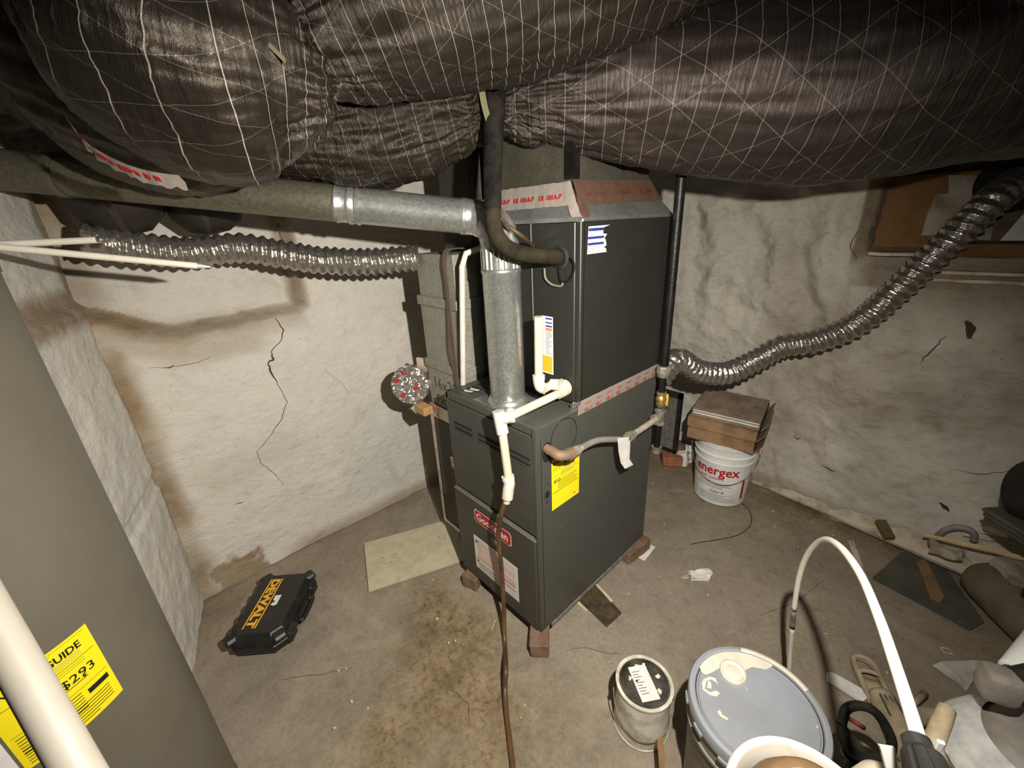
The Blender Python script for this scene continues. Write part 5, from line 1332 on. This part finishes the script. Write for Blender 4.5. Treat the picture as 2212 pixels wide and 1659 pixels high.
# grey bucket with lid
gc = V((0.668, 0.052, 0)); GH = 0.375; GR = 0.1515
t = thing('grey_bucket', 'large grey lidded bucket splashed with cream paint', 'bucket', gc)
obj('pail', lathe([(0, 0.002), (0.125, 0.0), (0.129, 0.01), (0.142, GH - 0.09), (0.148, GH - 0.088), (0.148, GH - 0.08), (0.143, GH - 0.078), (0.145, GH - 0.03), (0.143, GH - 0.01)], gc, 72), M_GBUCK, t, True, angle=35)
lid = obj('lid', lathe([(GR - 0.004, GH - 0.034), (GR, GH - 0.030), (GR + 0.001, GH - 0.006), (GR - 0.002, GH), (GR - 0.010, GH + 0.002), (GR - 0.015, GH), (GR - 0.017, GH - 0.007), (GR - 0.021, GH - 0.008), (GR - 0.024, GH - 0.004), (0.03, GH - 0.003), (0, GH - 0.0045)], gc, 96), M_GLID, t, True, angle=30)
obj('lid_groove', lathe([(GR - 0.0165, GH - 0.0055), (GR - 0.0185, GH - 0.0058)], gc, 96), M_BLACKHOLE, t)
sc_ = PZ(1583, 1452, GH)
obj('spout_cap', lathe([(0.031, GH - 0.003), (0.031, GH + 0.004), (0.027, GH + 0.006), (0.024, GH + 0.002), (0.021, GH + 0.0), (0.018, GH + 0.003), (0.008, GH + 0.003), (0, GH + 0.005)], V((sc_.x, sc_.y, 0)), 40), M_PAINTW, t, True, label='round pour spout cap caked in cream paint')
def lidpoly(pix, z=GH - 0.0028, h=0.0008, m=M_PAINTW, nm='paint_splash'):
    obj(nm, slab([PZ(*p, z) for p in pix], h), m, t)
lidpoly([(1509, 1434), (1520, 1420), (1545, 1408), (1580, 1403), (1620, 1405), (1655, 1418), (1671, 1428), (1668, 1440), (1655, 1447), (1640, 1444), (1625, 1441), (1612, 1447), (1606, 1455), (1560, 1440), (1540, 1452), (1525, 1458), (1515, 1452)])
lidpoly([(1520, 1467), (1532, 1462), (1545, 1465), (1552, 1480), (1546, 1474), (1536, 1468), (1526, 1472), (1522, 1488), (1534, 1496), (1548, 1492), (1555, 1498), (1548, 1505), (1534, 1502), (1518, 1490), (1516, 1476)])
lidpoly([(1530, 1470), (1536, 1475), (1537, 1488), (1527, 1486)])
lidpoly([(1549, 1538), (1555, 1534), (1560, 1544), (1574, 1553), (1570, 1556), (1556, 1548)])
lidpoly([(1762, 1568), (1768, 1570), (1766, 1574)])
lidpoly([(1608, 1483), (1616, 1492), (1613, 1491)])
rim = []
for a0_, a1_ in ((1.02, 2.15),):
    n = 30; vs = []
    for i in range(n + 1):
        a_ = a0_ + (a1_ - a0_) * i / n
        for r, z in ((GR + 0.0016, GH - 0.012), (GR - 0.001, GH + 0.0012), (GR - 0.010, GH + 0.0028), (GR - 0.0148, GH + 0.0010)):
            vs.append(V((gc.x + r * math.cos(a_), gc.y + r * math.sin(a_), z)))
    obj('rim_paint', (vs, [(i * 4 + k, i * 4 + 4 + k, i * 4 + 5 + k, i * 4 + 1 + k) for i in range(n) for k in range(3)]), M_PAINTW, t, True, label='cream paint on the far rim')
for k in range(10):
    a_ = math.radians(-150 + 28 * k)
    obj('lid_tab', box(gc + V((GR * math.cos(a_), GR * math.sin(a_), GH - 0.034)), (0.008, 0.03, 0.012), a_, 0.002), M_GLID, t)
# white bucket on a drum, very near, cut by the frame
wc = PZ(1752, 1778, 0.62)
wc = V((wc.x, wc.y, 0)); WZ = 0.62; WR = 0.118
t = thing('compound_bucket', 'small white bucket with dried brown contents at the bottom edge', 'bucket', (wc.x, wc.y, WZ - 0.26))
obj('pail', lathe([(0, WZ - 0.25), (0.096, WZ - 0.25), (WR - 0.006, WZ - 0.03), (WR, WZ - 0.028), (WR, WZ - 0.004), (WR - 0.003, WZ), (WR - 0.012, WZ - 0.001), (WR - 0.014, WZ - 0.006), (WR - 0.017, WZ - 0.07)], wc, 72), plain('rust_marked_white', srgb(236, 230, 216), 0.4, 0, srgb(214, 178, 140), 9, 0.58, 0.75), t, True, angle=40)
bcw = []
for i in range(0, 12):
    r = (WR - 0.024) * (1 - i / 11)
    bcw.append((max(r, 0.0), WZ - 0.03 + 0.072 * math.sin(min(1, i / 11 * 2.6) * PI / 2)))
obj('dried_contents', rough_up(lathe(bcw, wc, 48), 0.003, 20), M_BROWN, t, True, label='domed dried brown compound')
obj('crust', lathe([(0.052, WZ + 0.038), (0.048, WZ + 0.044), (0.03, WZ + 0.0455), (0, WZ + 0.046)], wc, 36), M_STONE, t, True)
t = thing('storage_drum', 'white pail hidden beneath the small bucket with brown contents', 'bucket', wc)
obj('pail', lathe([(0, 0), (0.105, 0), (0.118, 0.34), (0.122, 0.345), (0.122, 0.368), (0, 0.369)], wc, 48), M_BUCKETW, t, True, angle=40)
# arching white tube from the black connector
tbp = [PD(2010, 1690, 0.40), PD(1988, 1610, 0.42), PD(1972, 1555, 0.44), PD(1935, 1440, 0.51), PD(1897, 1330, 0.60), PD(1858, 1240, 0.71), PD(1815, 1182, 0.82), PD(1780, 1166, 0.92), PD(1748, 1192, 1.02), PD(1728, 1240, 1.11), PD(1716, 1310, 1.19), PD(1709, 1385, 1.25), PD(1703, 1470, 1.29)]
t = thing('white_tube', 'white plastic tubing arching up from the black connector and down behind the grey lid', 'tube', (tbp[-1].x, tbp[-1].y, 0))
last = tbp[-1]
sp = smoothpath(tbp, 8)
ci = int(len(sp) * 10.15 / 12)
obj('tube', tube(sp[:ci], 0.0066, 16), M_PEX, t, True)
obj('splice_coupling', tube(sp[ci - 1:ci + 4], 0.0072, 14), M_GREYIRON, t, True, label='grey splice collar')
obj('tube', tube(sp[ci + 3:] + [V((last.x, last.y + 0.01, 0.01))], 0.0062, 16), M_WPVC, t, True, label='thinner grey-white lower tube')
t = thing('ribbed_cap', 'black ribbed connector cap holding the white tube at the bottom right', 'connector', PD(2000, 1660, .47))
ca, cb = PD(1974, 1588, 0.425), PD(2034, 1740, 0.38)
dcb = (cb - ca).normalized(); Lc = (cb - ca).length
vs, fs = tube([ca, ca + dcb * 0.003, ca + dcb * 0.012, ca + dcb * 0.017, ca + dcb * 0.040, ca + dcb * 0.045, ca + dcb * 0.048, cb], [0.008, 0.012, 0.013, 0.017, 0.0225, 0.0225, 0.0245, 0.026], 64)
for i in range(3, 5):
    for k in range(64):
        cc_ = [ca + dcb * 0.017, ca + dcb * 0.040][i - 3]
        if k % 8 < 2: vs[i * 64 + k] = cc_ + (vs[i * 64 + k] - cc_) * 0.90
obj('cap', (vs, fs), M_BLKP, t)
obj('clip', box(ca + dcb * 0.006 + CR * 0.010 - CF * 0.01, (0.006, 0.004, 0.03), 0.4, 0.001), M_WHITE, t)
obj('neck', tube([cb - dcb * 0.01, cb + dcb * 0.06, V((cb.x + 0.01, cb.y - 0.01, 0.56))], [0.024, 0.028, 0.05], 32), M_WHITE, t, True)
t = thing('white_jug', 'cream plastic jug shoulder beside the black ribbed cap', 'jug', PD(1900, 1700, .6))
jc = PD(1898, 1742, 0.60)
obj('jug_body', rough_up(lathe([(0, 0.060), (0.010, 0.059), (0.022, 0.052), (0.034, 0.035), (0.042, 0.0), (0.045, -0.05), (0.045, -0.12)], V((jc.x, jc.y, jc.z + 0.01)), 40), 0.001), M_PVC, t, True)
obj('torn_flap', slab([PD(*p, .50) for p in ((1900, 1611), (1934, 1616), (1941, 1662), (1915, 1662), (1906, 1628))], CF * 0.003), M_WHITE, t)
t = thing('jug_stand', 'low crate under the cream jug outside the frame', 'crate', (jc.x, jc.y, 0))
obj('crate', box2((jc.x - 0.07, jc.y - 0.07, 0), (jc.x + 0.10, jc.y + 0.06, jc.z - 0.11), 0.004), M_DWOOD, t)
# dusty plastic caulk-gun-like holder on the floor
dg = thing('dusty_holder', 'dusty tan plastic holder with two oval openings lying on the floor', 'tool', PZ(1900, 1500))
A = PZ(1860, 1418, 0.02); B = PZ(1925, 1560, 0.02)
dx = (B - A).normalized(); sx2 = dx.cross(V((0, 0, 1))).normalized()
def hl(u, v, z=0.02): return V((A.x, A.y, 0)) + V((dx.x, dx.y, 0)) * u + V((sx2.x, sx2.y, 0)) * v + V((0, 0, z))
LG = (PZ(1890, 1510, 0.02) - A).length
ring = []
wR = 0.031
for k in range(13): a_ = PI / 2 + PI * k / 12; ring.append((wR + wR * math.cos(a_), wR * math.sin(a_)))
for k in range(7): ring.append((wR + (LG - wR) * (k + 1) / 7, -wR))
for k in range(7): ring.append((LG - (LG - wR) * k / 7, wR))
rp_ = [hl(u, v) for u, v in ring]
obj('frame', tube(rp_ + [rp_[0]], 0.0085, 10, False), M_DUSTPL, dg, True)
obj('frame_wall', tube([p + V((0, 0, -0.012)) for p in rp_ + [rp_[0]]], 0.007, 8, False), M_DUSTPL, dg, True)
mid = [hl(LG * 0.45 + 0.012 * math.cos(t_), 0.030 * math.sin(t_), 0.024) for t_ in [PI / 2 + PI * k / 10 for k in range(11)]]
obj('crossbar', tube(mid, 0.007, 10), M_DUSTPL, dg, True)
obj('dusty_fill', rough_up(subd(slab([hl(LG * .5, -.024, .006), hl(LG * .98, -.026, .006), hl(LG * .98, .026, .006), hl(LG * .5, .024, .006)], 0.008), 3), 0.003, 50), M_DUSTPL, dg, True)
body = [hl(LG - 0.01, 0, 0.03), hl(LG + 0.03, 0, 0.033), hl(LG + 0.09, 0, 0.035), hl(LG + 0.15, -0.005, 0.033), hl(LG + 0.17, -0.008, 0.03)]
obj('body', rough_up(tube(smoothpath(body, 5), [0.033, 0.034, 0.034, 0.034, 0.034, 0.035, 0.036, 0.037, 0.037, 0.037, 0.038, 0.039, 0.040, 0.040, 0.040, 0.040, 0.04, 0.04, 0.035, 0.03, 0.02], 24), 0.002, 30), M_DUSTPL, dg, True)
for k in range(4):
    obj('rib', tube([hl(LG + 0.012, -0.018 + 0.012 * k, 0.064), hl(LG + 0.08, -0.020 + 0.013 * k, 0.068)], 0.003, 6), M_APPLD, dg)
nz_ = [hl(LG + 0.10, 0.0, 0.045), PZ(1990, 1545, 0.045), PZ(2042, 1545, 0.045)]
obj('side_nozzle', tube([nz_[0], nz_[1], nz_[2], nz_[2] - (nz_[2] - nz_[1]) * 0.02, nz_[2] - (nz_[2] - nz_[1]) * 0.4], [0.026, 0.021, 0.017, 0.012, 0.012], 20), M_DUSTPL, dg, True, angle=40)
obj('trigger', tube([PZ(1955, 1525, 0.05), PZ(1975, 1518, 0.045), PZ(1998, 1498, 0.04)], [0.007, 0.009, 0.010], 10), M_DUSTPL, dg, True)
# black loop with red inner
t = thing('black_loop', 'black oval strap loop with a red inner bar beside the grey lid', 'strap', PZ(1870, 1590, 0.1))
lc = [PD(*p, 1.0) for p in ((1818, 1560), (1828, 1532), (1856, 1524), (1888, 1536), (1912, 1566), (1926, 1600), (1920, 1632), (1890, 1640), (1850, 1632), (1824, 1600), (1818, 1560))]
obj('loop', tube(smoothpath(lc, 6), 0.0105, 12, False), M_BLKP, t, True)
obj('red_bar', tube([PD(1834, 1552, 1.01), PD(1866, 1572, 1.01)], 0.0055, 10), plain('faded_red', srgb(150, 70, 56), 0.7), t, True)
obj('inner_bar', tube([PD(1820, 1575, 1.0), PD(1850, 1610, 1.02), PD(1890, 1650, 1.03)], 0.012, 12), M_APPLD, t, True)
obj('lower_body', tube([PD(1835, 1620, 1.06), PD(1880, 1650, 1.06), V((PD(1880, 1650, 1.06).x, PD(1880, 1650, 1.06).y, 0.0))], [0.02, 0.04, 0.05], 16), M_TANK, t, True)
o = obj('white_shard', rough_up(subd(slab([PZ(*p, 0.006) for p in ((1785, 1456), (1800, 1458), (1860, 1492), (1872, 1512), (1862, 1520), (1788, 1472))], 0.010), 2), 0.002, 40), M_WHITE); tag(o, 'white plastic shard on the floor between the grey lid and the dusty holder', 'scrap')
o = obj('film_scrap', rough_up(subd(slab([PZ(*p, 0.004) for p in ((2012, 1436), (2120, 1428), (2090, 1500), (2084, 1490))], 0.006), 4), 0.006, 40), M_CLEAR); tag(o, 'milky plastic film scrap on the floor at the far right', 'scrap')
fr_ = [PZ(*p, 0.004) for p in ((2032, 1399), (2050, 1402), (2058, 1414), (2038, 1410))]
o = obj('tiny_frame', tube(fr_ + [fr_[0]], 0.0025, 6, False), M_CLEAR); tag(o, 'tiny pale rectangular plastic ring on the floor', 'scrap')
# grey machine at right bottom
t = thing('shop_vacuum', 'dusty grey wet and dry vacuum with a silver band at the bottom right corner', 'vacuum', PZ(2200, 1600, 0))
vc = PD(2272, 1650, 0.74); VR = 0.135; vz_ = vc.z
vp = V((vc.x, vc.y, 0))
obj('drum', lathe([(0, 0.02), (VR - 0.02, 0.02), (VR - 0.005, 0.06), (VR, vz_ - 0.10), (VR + 0.006, vz_ - 0.095), (VR + 0.006, vz_ - 0.07)], vp, 64), M_APPLD, t, True, angle=40)
obj('motor_head', lathe([(VR + 0.006, vz_ - 0.07), (VR, vz_ - 0.04), (VR - 0.02, vz_ - 0.005), (VR - 0.055, vz_ + 0.03), (VR - 0.09, vz_ + 0.042), (0, vz_ + 0.045)], vp, 64), M_APPL, t, True)
azv = math.atan2(CAM.y - vp.y, CAM.x - vp.x) - 0.75
for i in range(1):
    vs, fs = [], []
    n = 30
    for k in range(n + 1):
        a_ = azv + math.radians(-75) + math.radians(150) * k / n
        w = 0.028 + 0.012 * math.sin(PI * k / n)
        for r, z in ((VR + 0.004, vz_ - 0.046), (VR - 0.014, vz_ - 0.006), (VR - 0.042, vz_ + 0.022)):
            vs.append(vp + V((r * math.cos(a_), r * math.sin(a_), z + 0.004)))
    for k in range(n):
        q = k * 3; fs += [(q, q + 1, q + 4, q + 3), (q + 1, q + 2, q + 5, q + 4)]
    obj('silver_band', (vs, fs), M_SILV, t, True, label='bright silver band over the shoulder')
kn = PD(2158, 1478, 0.76)
obj('intake_block', box(kn, (0.055, 0.05, 0.06), math.radians(20), 0.014, seg=2), M_APPL, t, True, angle=40)
obj('intake_knob', cyl(kn + CR * 0.02 + V((0, 0, 0.02)), kn + CR * 0.05 + V((0, 0, 0.03)), 0.016, 20), M_TANK, t, True, angle=40)
obj('handle_bar', tube([PD(2046, 1530, 0.66), PD(2034, 1560, 0.65), PD(2014, 1610, 0.64), PD(2030, 1720, 0.62)], [0.011, 0.012, 0.013, 0.034], 16), M_DUSTPL, t, True)
co2a, co2b = PD(2192, 1458, 0.80), PD(2345, 1352, 0.84)
t = thing('white_funnel', 'white plastic cone poking in at the right edge above the vacuum', 'funnel', co2a)
obj('cone', tube([co2a, co2a.lerp(co2b, .02), co2b], [0.02, 0.026, 0.056], 32), M_BUCKETW, t, True, angle=40)
obj('joint', cyl(co2a + (co2a - co2b) * 0.25, co2a + (co2b - co2a) * 0.03, 0.019, 20), M_TANK, t, True)
